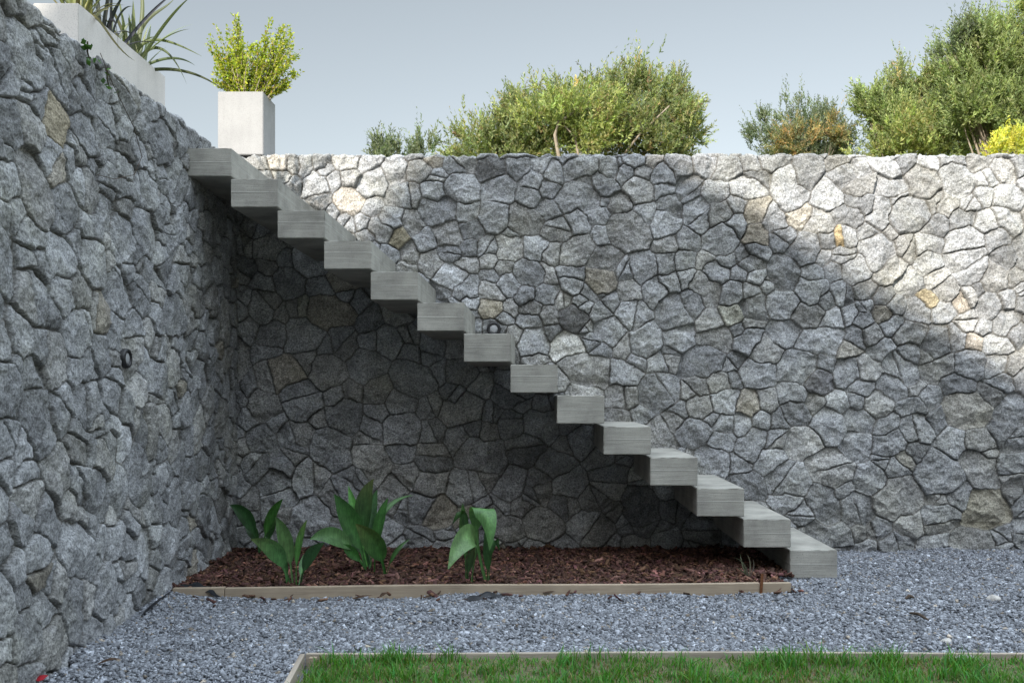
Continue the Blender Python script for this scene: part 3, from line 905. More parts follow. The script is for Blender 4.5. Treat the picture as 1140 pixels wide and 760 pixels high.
def tree(name, label, cat, Y, lobes, dens, shoot, per, leaf, up, seed, base_px, limbs=9, trunk_r=0.07, group=None, forks=None, zbase=2.8):
    """lobes: (px, py, rx_px, rz_px, dY, palette); shoots start through each lobe's volume and point out and up."""
    g = np.random.default_rng(seed)
    b = P(base_px, 170, Y)
    root = empty(name, (b.x, Y, zbase), label, cat, group)
    acc = Acc()
    tips = []
    s = Y / F
    for (px, py, rx, rz, dY, pal) in lobes:
        c = np.array(P(px, py, Y)) + np.array((0, dY, 0))
        rr = np.array((rx * s, max(rx, rz) * s * 0.8, rz * s))
        n = int(dens * rr[0] * rr[2] * 10)
        nc = max(5, int(n / 26))
        v = g.normal(size=(nc, 3)); v /= np.linalg.norm(v, axis=1)[:, None]
        rad = g.random(nc) ** 0.4
        cl = v * rr * (rad * g.uniform(0.7, 1.0, nc))[:, None]
        k = g.integers(0, nc, n)
        cs = (0.22 * rr.max() * g.lognormal(0, 0.3, nc)).clip(0.05, 0.34)
        v = v[k] + g.normal(0, 0.45, (n, 3))
        p = c + cl[k] + g.normal(0, 0.55, (n, 3)).clip(-1.1, 1.1) * cs[k][:, None]
        keep = p[:, 2] > zbase + 0.15
        p, v = p[keep], v[keep]
        d = v * 0.75 + np.array((0, 0, up)) + g.normal(0, 0.33, v.shape)
        d /= np.linalg.norm(d, axis=1)[:, None]
        shoots(acc, p, d, shoot * 0.72 * g.lognormal(0, 0.22, len(p)) * (1 + 0.5 * d[:, 2].clip(0, 1) * (g.random(len(p)) < 0.4)), per + 4, leaf[0], leaf[1], pal, g)
        for q in p[g.choice(len(p), min(len(p), limbs), replace=False)]: tips.append(c + (q - c) * 0.75 + np.array((0, 0.25 * rr[0], 0)))
    acc.build('crown', M_FOLIAGE, False, root, root.location)
    # trunk with limbs reaching into the crown
    tr = Acc()
    top = Vector((b.x, Y, zbase)) + Vector((0.1 * trunk_r, 0, 0.55))
    V, Q = tube_arrays([(b.x, Y, zbase - 0.05), (b.x + 0.03, Y, zbase + 0.25), tuple(top)], [trunk_r * 1.25, trunk_r, trunk_r * 0.8], 8)
    tr.add(V, Q)
    for q in tips:
        q = Vector(q)
        m = top.lerp(q, 0.45) + Vector((rnd.uniform(-.12, .12), rnd.uniform(-.12, .12), rnd.uniform(-0.05, .12)))
        pts = []
        for k in range(6):
            t = k / 5
            pts.append(top * (1 - t) ** 2 + m * 2 * t * (1 - t) + q * t * t + Vector((rnd.uniform(-.03, .03), rnd.uniform(-.03, .03), rnd.uniform(-.03, .03))) * (0 if k in (0,) else 1))
        V, Q = tube_arrays(pts, [trunk_r * 0.26 * (1 - 0.85 * k / 5) for k in range(6)], 5)
        tr.add(V, Q)
    for pl in forks or []:
        pts = [P(a, c, Y + dd) for a, c, dd in pl[0]]
        V, Q = tube_arrays(pts, [pl[1] * (1 - 0.6 * k / (len(pts) - 1)) for k in range(len(pts))], 6)
        tr.add(V, Q)
    tr.build('trunk', M_BARK, True, root, root.location)
    return root


G_OLIVE = [(5, (0.183, 0.227, 0.097)), (4, (0.246, 0.281, 0.109)), (3, (0.120, 0.152, 0.086)), (1.2, (0.349, 0.312, 0.140)), (0.5, (0.349, 0.218, 0.125))]
G_LIME = [(4, (0.285, 0.336, 0.094)), (3, (0.349, 0.383, 0.118)), (2, (0.159, 0.203, 0.078)), (1, (0.397, 0.312, 0.125))]
G_GREY = [(5, (0.167, 0.203, 0.128)), (3, (0.215, 0.250, 0.149)), (2, (0.104, 0.133, 0.094))]
G_MID = [(5, (0.213, 0.270, 0.118)), (4, (0.287, 0.336, 0.144)), (2, (0.120, 0.164, 0.078))]
G_ORANGE = [(3, (0.476, 0.265, 0.094)), (3, (0.349, 0.265, 0.109)), (4, (0.206, 0.218, 0.109))]
G_YELLOW = [(5, (0.872, 0.780, 0.070)), (3, (0.666, 0.671, 0.078)), (1, (0.397, 0.468, 0.094))]
G_BUSH = [(5, (0.38, 0.43, 0.05)), (3, (0.44, 0.46, 0.06)), (4, (0.22, 0.29, 0.045)), (0.4, (0.44, 0.32, 0.08))]

G_ORANGE = [(w_, (c_[0] * 0.85, c_[1], c_[2] * 1.2)) for w_, c_ in G_ORANGE]
G_OLIVE = [(w_, (c_[0] * 1.22, c_[1] * 1.2, c_[2] * 1.3)) for w_, c_ in G_OLIVE]
G_MID = [(w_, (c_[0] * 1.15, c_[1] * 1.12, c_[2] * 1.1)) for w_, c_ in G_MID]
G_LIME = [(w_, (c_[0] * 1.08, c_[1] * 1.08, c_[2] * 1.3)) for w_, c_ in G_LIME]
tree('broad_tree', 'broad olive green tree behind the middle of the back wall with pale bare branches', 'tree', 13.0,
     [(704, 126, 58, 54, 0.2, G_OLIVE), (604, 140, 55, 40, -0.2, G_OLIVE), (655, 124, 52, 42, 0, G_OLIVE), (752, 135, 36, 46, 0.3, G_OLIVE),
      (548, 158, 40, 26, 0, G_OLIVE), (640, 156, 70, 30, -0.6, G_LIME), (720, 160, 66, 45, 0.1, G_OLIVE), (570, 178, 85, 36, 0, G_OLIVE)],
     215, 0.25, 14, (0.068, 0.022), 0.75, 101, 655, 7, 0.09,
     forks=[([(624, 185, -0.75), (618, 150, -0.8), (622, 136, -0.8), (638, 126, -0.75), (645, 112, -0.6)], 0.028), ([(646, 185, -0.72), (640, 152, -0.78), (628, 140, -0.8)], 0.02),
            ([(690, 178, -0.3), (712, 150, -0.5), (745, 118, -0.4)], 0.022)])
tree('small_bush', 'small grey green bush peeking over the wall left of the broad tree', 'bush', 11.0,
     [(445, 180, 36, 18, 0, G_GREY), (422, 178, 14, 15, 0, G_GREY), (438, 172, 12, 16, 0, G_GREY), (470, 177, 15, 16, 0, G_GREY)], 200, 0.22, 13, (0.058, 0.018), 1.7, 102, 445, 4, 0.03)
tree('autumn_bush', 'grey green bush with orange autumn leaves low in its middle', 'bush', 14.5,
     [(900, 145, 52, 36, 0.3, G_GREY), (858, 152, 22, 28, 0, G_GREY), (935, 150, 28, 34, 0.2, G_GREY), (878, 166, 32, 18, -0.5, G_ORANGE), (915, 158, 16, 16, -0.4, G_ORANGE), (905, 172, 60, 30, 0.2, G_GREY)],
     170, 0.24, 14, (0.062, 0.018), 1.1, 103, 900, 5, 0.05)
tree('rounded_tree', 'medium green tree with an arm reaching left, beside the autumn coloured bush', 'tree', 14.0,
     [(1012, 112, 36, 46, 0.2, G_OLIVE), (1040, 120, 38, 44, 0.2, G_OLIVE), (985, 122, 26, 24, 0, G_MID), (968, 103, 14, 9, 0, G_MID), (1010, 155, 50, 36, 0, G_MID), (1052, 95, 26, 40, 0.1, G_MID), (1060, 150, 40, 45, -0.2, G_MID), (1000, 172, 60, 26, -0.5, G_LIME)],
     240, 0.25, 14, (0.066, 0.022), 1.0, 104, 1015, 6, 0.08)
tree('tall_tree', 'tallest green tree at the right edge behind the yellow shrub', 'tree', 12.5,
     [(1098, 85, 50, 58, 0, G_MID), (1140, 70, 55, 62, 0.2, G_MID), (1080, 135, 45, 45, 0, G_MID), (1150, 140, 60, 50, 0, G_MID), (1200, 90, 60, 80, 0.3, G_MID), (1146, 22, 22, 26, 0, G_LIME), (1200, 170, 90, 50, 0, G_MID), (1085, 50, 16, 26, 0, G_GREY), (1060, 55, 12, 18, 0, G_GREY)],
     260, 0.28, 15, (0.068, 0.02), 1.1, 105, 1125, 7, 0.1)
G_YELLOW = [(w_, (c_[0] * 0.8, c_[1] * 0.82, c_[2] * 1.5)) for w_, c_ in G_YELLOW]
tree('yellow_shrub', 'bright yellow leaved shrub low at the right edge above the wall', 'bush', 9.5,
     [(1108, 168, 20, 20, 0, G_YELLOW), (1128, 172, 20, 16, 0, G_YELLOW), (1140, 165, 14, 14, 0, G_YELLOW)], 260, 0.17, 13, (0.045, 0.02), 1.2, 106, 1115, 4, 0.03)

# bush in the square planter
g = np.random.default_rng(77)
cx, cy, cz = sq.location.x, sq.location.y, pA.z - 0.045
root = empty('planter_bush', (cx, cy, cz), 'yellow green small leaved bush growing in the square planter', 'bush')
acc = Acc(); st = Acc()
s7 = YP / F
stems = []
ends = [(232, 22), (228, 42), (243, 32), (254, 5), (250, 28), (262, 30), (258, 18), (276, 40), (281, 26), (290, 30), (296, 14), (305, 20), (312, 13), (310, 34), (318, 24), (320, 44), (327, 46), (300, 45), (270, 50), (240, 52), (247, 60), (315, 62), (312, 78), (232, 62), (285, 50), (236, 80), (266, 40), (303, 55), (252, 45), (291, 62), (307, 98)]
for ex, ey in ends:
    for rep in range(3):
        e = P(ex + g.normal(0, 3.5 if rep else 1), min(88, ey + (abs(g.normal(0, 14)) if rep else 0)), YP) + Vector((0, pw * 0.5 + g.normal(0, 0.07), 0))
        b = Vector((cx + (e.x - cx) * 0.3 + g.normal(0, 0.02), cy + g.normal(0, 0.035), cz))
        m = b.lerp(e, 0.5) + Vector((g.normal(0, 0.015) - (e.x - cx) * 0.03, g.normal(0, 0.03), 0.05))
        pts = [b * (1 - t) ** 2 + m * 2 * t * (1 - t) + e * t * t for t in np.linspace(0, 1, 9)]
        V, Q = tube_arrays(pts, [0.005 * (1 - 0.8 * k / 8) for k in range(9)], 4); st.add(V, Q)
        stems.append(np.array([tuple(p) for p in pts]))
for pts in stems:
    n = 105
    t = np.sort(g.uniform(0.12, 1.0, n)) * 8
    k = np.minimum(t.astype(int), 7); f = (t - k)[:, None]
    p = pts[k] * (1 - f) + pts[k + 1] * f + g.normal(0, 0.009, (n, 3))
    d = pts[k + 1] - pts[k]; d /= np.linalg.norm(d, axis=1)[:, None]
    rd = g.normal(size=(n, 3)); rd /= np.linalg.norm(rd, axis=1)[:, None]
    ax = d * 0.6 + rd * 0.8; ax /= np.linalg.norm(ax, axis=1)[:, None]
    L = g.uniform(0.018, 0.033, n)
    leaf_cloud(acc, p, ax, L, L * 0.55, palette(n, G_BUSH, g), g)
acc.build('foliage', M_FOLIAGE, False, root, root.location)
st.build('stems', M_BARK, True, root, root.location)

# ------------------------------------------------------------------ leaves that are ribbons
def ribbon(pts, width, n=14, fold=0.18, side=None, prof='strap', cup=0.0):
    """Leaf along a Bezier of 3 or 4 control points; width profile and a V fold along the midrib. Returns verts, quads."""
    pts = [Vector(p) for p in pts]

    def bez(t):
        q = pts
        while len(q) > 1: q = [a.lerp(b, t) for a, b in zip(q, q[1:])]
        return q[0]
    V, Q = [], []
    ref = side
    for i in range(n + 1):
        t = i / n
        p = bez(t)
        d = (bez(min(1, t + 0.02)) - bez(max(0, t - 0.02))).normalized()
        s = ref - d * ref.dot(d)
        s.normalize()
        nn = s.cross(d)
        if prof == 'strap': w = width * min(1, 0.55 + 2.2 * t) * (1 - t ** 3.2) + 0.0006
        else:   # broad blade on a narrow stalk
            stalk = 0.14
            u = max(0, (t - 0.24) / 0.76)
            w = width * max(stalk * (1 - 0.3 * t), math.sin(math.pi * min(1, u ** 0.82)) ** 0.85 if 0 < u < 1 else 0)
            w = w * (1 if t < 0.97 else 0.4) + 0.0006
        wob = 0.04 * math.sin(t * 9 + width * 50)
        for k in (-1, -0.5, 0, 0.5, 1):
            off = s * (w * 0.5 * k) + nn * (abs(k) * w * 0.5 * (fold + wob * (1 if k > 0 else -1)) - (1 - k * k) * w * cup)
            V.append(tuple(p + off))
    for i in range(n):
        for k in range(4):
            a = i * 5 + k
            Q.append((a, a + 1, a + 6, a + 5))
    return V, Q


def leaf_cols(n_rows, base, g, tip=None, rib=1.25):
    c = np.empty((n_rows, 5, 3))
    for k, m in enumerate((0.92, 1.0, rib, 1.0, 0.92)): c[:, k] = np.array(base) * m
    t = np.linspace(0, 1, n_rows)[:, None, None]
    if tip is not None: c = c * (1 - t ** 3) + np.array(tip) * t ** 3
    return c.reshape(-1, 3)


def leaf_part(root, V, Q, cols, mat, name='leaf'):
    V = np.asarray(V, dtype=np.float32) - np.asarray(root.location, dtype=np.float32)
    return np_mesh(name, V, np.array(Q), mat, True, cols, root)


# strappy clumps in the trough
def strap_clump(loc, label, n, L, pal, seed, explicit=(), up=1.0):
    g = np.random.default_rng(seed)
    root = empty('strappy_plant', loc, label, 'plant', 'strappy plants in the trough planter')
    B = Vector(loc)
    for i in range(n):
        az = g.uniform(0, 6.283); el = R(g.uniform(48, 86)) * up
        l = L * g.uniform(0.55, 1.1)
        h = Vector((math.cos(az), math.sin(az), 0)); d = h * math.cos(el) + Vector((0, 0, math.sin(el)))
        b = B + Vector((g.normal(0, 0.025), g.normal(0, 0.05), -0.03))
        droop = g.uniform(0.02, 0.5) * l
        m = b + d * l * 0.6
        e = b + d * l + h * droop * 0.35 - Vector((0, 0, droop))
        sd = Vector((-h.y, h.x, 0)) + Vector((g.normal(0, 0.4), g.normal(0, 0.4), 0))
        V, Q = ribbon([b, m, e], g.uniform(0.016, 0.028), 12, 0.35, sd.normalized())
        leaf_part(root, V, Q, leaf_cols(13, palette(1, pal, g)[0], g), M_STRAP)
    for pts, w in explicit:
        pts = [B + Vector((0, 0, -0.03))] + [P(*q) for q in pts]
        d = pts[-1] - pts[0]
        V, Q = ribbon(pts, w * 1.7, 16, 0.3, d.cross(Vector((0, 1, 0.35))).normalized())
        leaf_part(root, V, Q, leaf_cols(17, palette(1, pal, g)[0] * 0.5, g), M_STRAP)
    return root


S_OLIVE = [(3, (0.2, 0.21, 0.09)), (2, (0.28, 0.26, 0.12)), (1, (0.12, 0.14, 0.08))]
S_GREEN = [(3, (0.15, 0.19, 0.1)), (2, (0.19, 0.23, 0.11)), (1, (0.09, 0.11, 0.08))]
S_DARK = [(3, (0.075, 0.08, 0.09)), (2, (0.09, 0.085, 0.11)), (1, (0.13, 0.15, 0.1))]
strap_clump((-2.43, 4.98, 3.085), 'olive strappy plant nearest the viewer in the long trough planter', 30, 0.55, S_OLIVE, 1,
            [([(108, -10, 5.0), (112, 45, 4.75), (150, 68, 4.75)], 0.011)])
strap_clump((-2.43, 5.28, 3.085), 'dark purplish strappy plant in the middle of the long trough planter', 16, 0.55, S_DARK, 2,
            [([(120, 0, 5.2), (133, 20, 5.1), (131, 62, 5.0)], 0.011)])
strap_clump((-2.43, 5.62, 3.085), 'green strappy plant at the far end of the long trough planter, arching towards the bush', 26, 0.6, S_GREEN, 3,
            [([(150, 25, 5.6), (190, 45, 5.6), (225, 63, 5.55)], 0.011), ([(165, 35, 5.6), (190, 50, 5.6), (208, 94, 5.5)], 0.011),
             ([(175, 62, 5.6), (200, 60, 5.6), (217, 73, 5.7)], 0.01), ([(175, 74, 5.7), (215, 72, 5.75), (252, 103, 5.8)], 0.012),
             ([(150, 10, 5.6), (175, 20, 5.6), (195, -2, 5.7)], 0.016), ([(160, 20, 5.6), (163, 0, 5.6), (150, -40, 5.6)], 0.016)])

# broad leaved plants in the bed: every leaf by its picture curve at the plant's own distance
K_GREEN = [(3, (0.038, 0.115, 0.028)), (2, (0.05, 0.15, 0.032)), (1, (0.03, 0.08, 0.026))]
K_PALE = [(1, (0.085, 0.185, 0.06))]


def bed_plant(base_px, base_py, label, leaves, seed):
    g = np.random.default_rng(seed)
    Y = (CZ - 0.05) * F / (base_py - VY)
    b = P(base_px, base_py, Y)
    root = empty('broad_leaf_plant', b, label, 'plant', 'broad leaved plants in the bark bed')
    for pts, w, pal, dys in leaves:
        q = [P(a, c, Y + dy) for (a, c), dy in zip(pts, dys)]
        tang = (q[-1] - q[0]).normalized()
        sd = tang.cross(Vector((g.normal(0, 0.25), -1, 0.5))).normalized()
        V, Q = ribbon(q, w * Y / F * 0.98, 20, 0.2, sd, 'broad', 0.05)
        c = palette(1, pal, g)[0]
        brown = np.array((0.2, 0.15, 0.05)) if g.random() < 0.4 else c * 1.15
        leaf_part(root, V, Q, leaf_cols(21, c, g, c * 0.6 + brown * 0.4, 1.35), M_BROAD)
    return root


bed_plant(288, 612, 'dim broad leaved plant in the corner of the bed, behind the others',
          [([(289, 615), (279, 568), (256, 562)], 15, K_GREEN, (0, -.05, -.1)), ([(292, 613), (297, 574), (315, 555)], 11, K_GREEN, (0, 0, -.05)),
           ([(290, 613), (284, 592), (272, 578)], 12, K_GREEN, (0, .05, .1)), ([(292, 613), (303, 590), (306, 570)], 10, K_GREEN, (0, .05, .1))], 1)
bed_plant(327, 650, 'bright broad leaved plant close behind the left part of the timber edging',
          [([(320, 651), (316, 606), (279, 600)], 19, K_PALE, (0, -.05, -.18)), ([(326, 651), (322, 600), (307, 575)], 16, K_PALE, (0, 0, -.05)),
           ([(330, 651), (328, 603), (342, 578)], 8, K_GREEN, (0, .03, .05)), ([(335, 651), (339, 616), (361, 604)], 14, K_GREEN, (0, -.05, -.12)),
           ([(324, 651), (316, 625), (311, 610)], 10, K_GREEN, (0, .08, .12)), ([(333, 651), (336, 628), (343, 612)], 9, K_GREEN, (0, .08, .12))], 2)
bed_plant(410, 634, 'tallest broad leaved plant, a dense clump in the middle of the bed',
          [([(407, 632), (397, 588), (372, 550)], 25, K_GREEN, (0, 0, -.1)), ([(409, 630), (398, 580), (388, 541)], 12, K_GREEN, (0, .05, .1)),
           ([(411, 628), (396, 562), (416, 533)], 21, K_GREEN, (0, .02, .02)), ([(412, 630), (408, 573), (420, 545)], 13, K_GREEN, (0, .1, .15)),
           ([(417, 636), (417, 583), (432, 554)], 12, K_GREEN, (0, 0, .03)), ([(405, 630), (378, 583), (345, 600)], 20, K_PALE, (0, -.1, -.25)),
           ([(429, 641), (425, 606), (396, 583)], 23, K_GREEN, (-.1, -.15, -.2)), ([(412, 632), (400, 600), (384, 580)], 18, K_GREEN, (0, .1, .15)),
           ([(413, 630), (415, 556), (460, 551)], 6, K_GREEN, (0, .1, .2)), ([(430, 641), (436, 612), (456, 600)], 5, K_GREEN, (-.1, -.1, -.05)),
           ([(408, 634), (392, 612), (380, 606)], 12, K_GREEN, (0, -.05, -.1))], 3)
bed_plant(530, 647, 'broad leaved plant with two bright folded leaves, alone at the right of the bed',
          [([(524, 648), (538, 578), (520, 585), (499, 633)], 27, K_PALE, (0, -.05, -.2, -.28)), ([(541, 648), (512, 545), (552, 548), (545, 612)], 25, K_PALE, (0, 0, -.1, -.15)),
           ([(520, 648), (523, 560), (514, 562), (504, 583)], 9, K_GREEN, (0, .02, .02, .02)), ([(519, 648), (517, 590), (515, 560)], 11, K_GREEN, (0, .04, .06)),
           ([(526, 648), (526, 605), (531, 578)], 11, K_GREEN, (0, .05, .08)), ([(544, 648), (547, 578), (556, 612)], 9, K_GREEN, (0, .05, .05)),
           ([(542, 648), (545, 620), (540, 590)], 10, K_GREEN, (0, -.02, -.04)), ([(521, 648), (520, 625), (530, 607)], 9, K_GREEN, (0, -.02, -.05))], 4)
# seedling near the lowest steps
gs = np.random.default_rng(9)
b = P(833, 641, 5.66)
root = empty('grassy_seedling', b, 'small thin bladed seedling in the bark just left of the lowest steps', 'plant')
for pts in ([(833, 641), (830, 622), (816, 620)], [(834, 641), (838, 624), (831, 616)], [(832, 641), (826, 630), (824, 616)], [(835, 641), (842, 630), (838, 622)], [(833, 641), (826, 634), (818, 630)]):
    V, Q = ribbon([P(a, c, 5.66) for a, c in pts], 0.009, 8, 0.3, Vector((0.6, -0.5, 0.6)).normalized())
    leaf_part(root, V, Q, leaf_cols(9, palette(1, [(1, (0.13, 0.13, 0.1))], gs)[0], gs), M_STRAP)

# sprig of ivy on top of the left wall and a dry vine hanging down its face
def wall_pt(Y, z, out=0.03): return Vector((float(left_x(np.array(Y), np.array(z))) + out, Y, z))


gi = np.random.default_rng(14)
for (py, pz, n, lab) in ((4.55, 2.80, 12, 'small green ivy sprig on the left wall beside the trough planter'), (4.75, 2.735, 7, 'tiny second ivy sprig just below the first on the left wall')):
    b = wall_pt(py, pz, 0.02)
    acc = Acc()
    p = np.array(b) + gi.normal(0, 1, (n, 3)) * np.array((0.01, 0.03, 0.03))
    ax = gi.normal(0, 1, (n, 3)) + np.array((0.8, 0, -0.4)); ax /= np.linalg.norm(ax, axis=1)[:, None]
    leaf_cloud(acc, p, ax, np.full(n, 0.035), np.full(n, 0.028), palette(n, [(1, (0.06, 0.13, 0.035))], gi), gi)
    q0 = [tuple(b + Vector((0.0, 0, 0.05))), tuple(b), tuple(b + Vector((0.01, 0.01, -0.05)))]
    V, Q = tube_arrays(q0, [0.004, 0.004, 0.002], 4); acc.add(V, Q, (0.08, 0.07, 0.04))
    tag(acc.build('ivy_sprig', M_FOLIAGE, False, None), lab, 'ivy')
pts = [wall_pt(4.62, 2.82, 0.05), wall_pt(4.72, 2.70, 0.06), wall_pt(4.95, 2.55, 0.06), wall_pt(5.05, 2.42, 0.055), wall_pt(4.95, 2.30, 0.05), wall_pt(4.7, 2.22, 0.05), wall_pt(4.52, 2.2, 0.045)]
V, Q = tube_arrays(pts, [0.0018] * 7, 5)
tag(np_mesh('dry_vine', V, Q, M_TWIG, True), 'thin dry vine hanging down the face of the left wall below the planter', 'vine')

# ------------------------------------------------------------------ round wall lights
def wall_light(loc, rot, label):
    root = empty('wall_light', loc, label, 'wall light', 'round black wall lights')
    root.rotation_euler = rot
    def lathe(prof, n=28):
        bm = bmesh.new()
        rings = [[bm.verts.new((r * math.cos(2 * math.pi * k / n), -y, r * math.sin(2 * math.pi * k / n))) for k in range(n)] for r, y in prof]
        for a, c in zip(rings, rings[1:]):
            for k in range(n): bm.faces.new((a[k], a[(k + 1) % n], c[(k + 1) % n], c[k]))
        bm.faces.new(rings[-1][::-1]); bmesh.ops.recalc_face_normals(bm, faces=bm.faces[:])
        return bm
    bm_obj('housing', lathe([(0.050, -0.03), (0.052, 0.032), (0.048, 0.040), (0.037, 0.042), (0.032, 0.036), (0.031, 0.028)]), M_BLACK, root, smooth=True)
    bm_obj('lens', lathe([(0.0305, 0.026), (0.0305, 0.033), (0.02, 0.0365), (0.006, 0.038)]), M_LENS, root, smooth=True)
    return root


wp = P(550, 366.5, YW)
wall_light((wp.x, YW - 0.012, wp.z), (0, 0, 0), 'round black wall light with pale lens on the back wall, just above the seventh step')
lw = wall_pt(4.83, CZ + (VY - 399) * 4.83 / F, -0.022)
wall_light(lw, (0, 0, R(90)), 'round black wall light on the shaded left wall, seen almost edge on')

# ------------------------------------------------------------------ timber edging
def board(name, a, b, z0, z1, th, mat, label, group):
    a = Vector((*a, 0)); b = Vector((*b, 0)); d = b - a
    bm = bmesh.new()
    add_box(bm, 0, d.length, 0, th, z0, z1, 0.003, 2)
    # slight unevenness of sawn timber
    bmesh.ops.subdivide_edges(bm, edges=[e for e in bm.edges if e.calc_length() > 0.3], cuts=14)
    for v in bm.verts: v.co.z += 0.0035 * math.sin(v.co.x * 2.3 + a.y) if v.co.z > (z0 + z1) / 2 else 0
    o = bm_obj(name, bm, mat, loc=(a.x, a.y, 0))
    o.rotation_euler.z = math.atan2(d.y, d.x)
    return tag(o, label, 'edging', group)


def bed_y(x): return 5.30 + 0.045 * (x + 2.0)


E1 = 'timber boards edging the bark bed'
board('timber_edging', (-2.06, bed_y(-2.06) - 0.006), (-1.775, bed_y(-1.775) - 0.003), -0.03, 0.058, 0.038, M_WOOD, 'short timber board at the left end of the bark bed edging, against the left wall', E1)
board('timber_edging', (-1.772, bed_y(-1.772)), (1.278, bed_y(1.278)), -0.03, 0.055, 0.038, M_WOOD, 'long timber board along the front of the bark bed', E1)
board('timber_edging', (1.29, bed_y(1.29)), (1.462, bed_y(1.462)), -0.03, 0.055, 0.038, M_WOOD, 'short timber end piece of the bark bed edging, by the lowest step', E1)
bm = bmesh.new(); add_box(bm, -0.008, 0.008, -0.004, 0.004, -0.05, 0.11, 0.002)
o = bm_obj('iron_stake', bm, M_RUST, loc=(1.284, bed_y(1.284) - 0.006, 0)); o.rotation_euler = (0.03, 0.05, 0.1)
tag(o, 'thin rusty iron stake holding the bed edging near the lowest step', 'stake')
E2 = 'timber boards edging the lawn'
yl = 4.0
board('timber_edging', (-0.992, yl), (2.4, yl + 0.004), -0.03, 0.048, 0.022, M_WOOD2, 'long pale timber board between gravel and lawn', E2)
board('timber_edging', (2.404, yl + 0.004), (6.5, yl + 0.02), -0.03, 0.048, 0.022, M_WOOD2, 'timber board continuing the lawn edge at the far right', E2)
board('timber_edging', (-0.816, 2.2), (-0.993, yl - 0.004), -0.03, 0.048, 0.022, M_WOOD2, 'timber board down the left side of the lawn towards the viewer', E2)
bm = bmesh.new(); add_box(bm, -0.016, 0.016, -0.012, 0.012, -0.05, 0.04, 0.002)
o = bm_obj('wooden_peg', bm, M_WOOD, loc=(-0.952, yl - 0.032, 0)); tag(o, 'dark wooden peg in the corner of the lawn edging', 'peg')

# ------------------------------------------------------------------ litter on the ground
def flat_leaf(name, px, py, L, W, rz, mat, label, cat, curl=0.35, z=0.012, group=None):
    Y = (CZ - z) * F / (py - VY)
    c = P(px, py, Y); c.z = z
    d = Vector((math.cos(rz), math.sin(rz), 0))
    b = c - d * L / 2; e = c + d * L / 2 + Vector((0, 0, L * 0.12)); m = c + Vector((0, 0, L * curl))
    V, Q = ribbon([b, m, e], W, 10, 0.3, Vector((-d.y, d.x, 0.1)).normalized(), 'strap')
    o = np_mesh(name, np.asarray(V) - np.asarray(c), Q, mat, True, loc=c)
    return tag(o, label, cat, group)


LIT = 'dead leaves on the gravel'
flat_leaf('dead_leaf', 122, 737, 0.09, 0.035, 0.2, M_DRY, 'dark dead leaf on the gravel near the foot of the left wall', 'leaf', group=LIT)
flat_leaf('dead_leaf', 428, 663, 0.055, 0.04, 0.5, M_DRY, 'curled dark dead leaf standing up against the bed edging', 'leaf', 0.7, 0.02, group=LIT)
flat_leaf('dead_leaf', 404, 665, 0.11, 0.04, 0.05, M_DRY, 'dark dead leaf lying flat at the edging left of the curled one', 'leaf', 0.2, group=LIT)
flat_leaf('dead_leaf', 478, 664, 0.07, 0.03, 0.3, M_DRY, 'small dead leaf at the edging below the gap between two plants', 'leaf', 0.2, group=LIT)
flat_leaf('dead_leaf', 322, 668, 0.07, 0.035, -0.2, M_DRY, 'brown dead leaf on the gravel in front of the bright left plant', 'leaf', 0.3, group=LIT)
flat_leaf('dead_leaf', 612, 659, 0.08, 0.03, 0.1, M_DRY, 'small dark leaf at the edging in front of empty bark', 'leaf', 0.2, group=LIT)
flat_leaf('fallen_petal', 47, 755, 0.05, 0.045, 1.0, M_RED, 'dark red fallen petal on the gravel at the bottom left corner', 'petal', 0.5, 0.03)


def plastic(pts, w, label):
    q = [Vector((p.x, p.y, z)) for p, z in pts]
    V, Q = ribbon(q, w, 16, 0.25, Vector((0.3, 1, 0.5)).normalized(), 'strap')
    V = np.asarray(V); V[:, 2] += 0.008 * np.sin(V[:, 0] * 60)
    tag(np_mesh('plastic_sheet', V, Q, M_SHEET, True), label, 'plastic', 'scraps of black weed membrane')


def G(px, py, z=0.015): return P(px, py, (CZ - z) * F / (py - VY))


plastic([(G(198, 660), 0.035), (G(215, 656), 0.085), (G(246, 666), 0.02)], 0.07, 'black plastic membrane scrap poking up at the left end of the bed edging')
plastic([(G(156, 690), 0.03), (G(172, 679), 0.06), (G(194, 661), 0.035)], 0.06, 'black plastic membrane strip along the foot of the left wall')
plastic([(G(521, 668), 0.015), (G(538, 664), 0.04), (G(560, 662), 0.02)], 0.04, 'thin black plastic membrane edge below the right bed plant')


def twig(px0, py0, px1, py1, r, label):
    a, b = G(px0, py0, 0.018), G(px1, py1, 0.018)
    m = a.lerp(b, 0.5) + Vector((0, 0.01, 0.012))
    V, Q = tube_arrays([a, a.lerp(m, 0.6), m, b.lerp(m, 0.4), b], [r * 0.6, r, r, r * 0.9, r * 0.4], 6)
    tag(np_mesh('twig', V, Q, M_TWIG, True), label, 'twig', 'twigs on the gravel')


twig(1013, 682, 1034, 690, 0.008, 'longer dark twig on the gravel right of the stair, nearer the lawn')
twig(1008, 666, 1018, 665, 0.009, 'short dark twig on the gravel right of the stair, farther from the lawn')


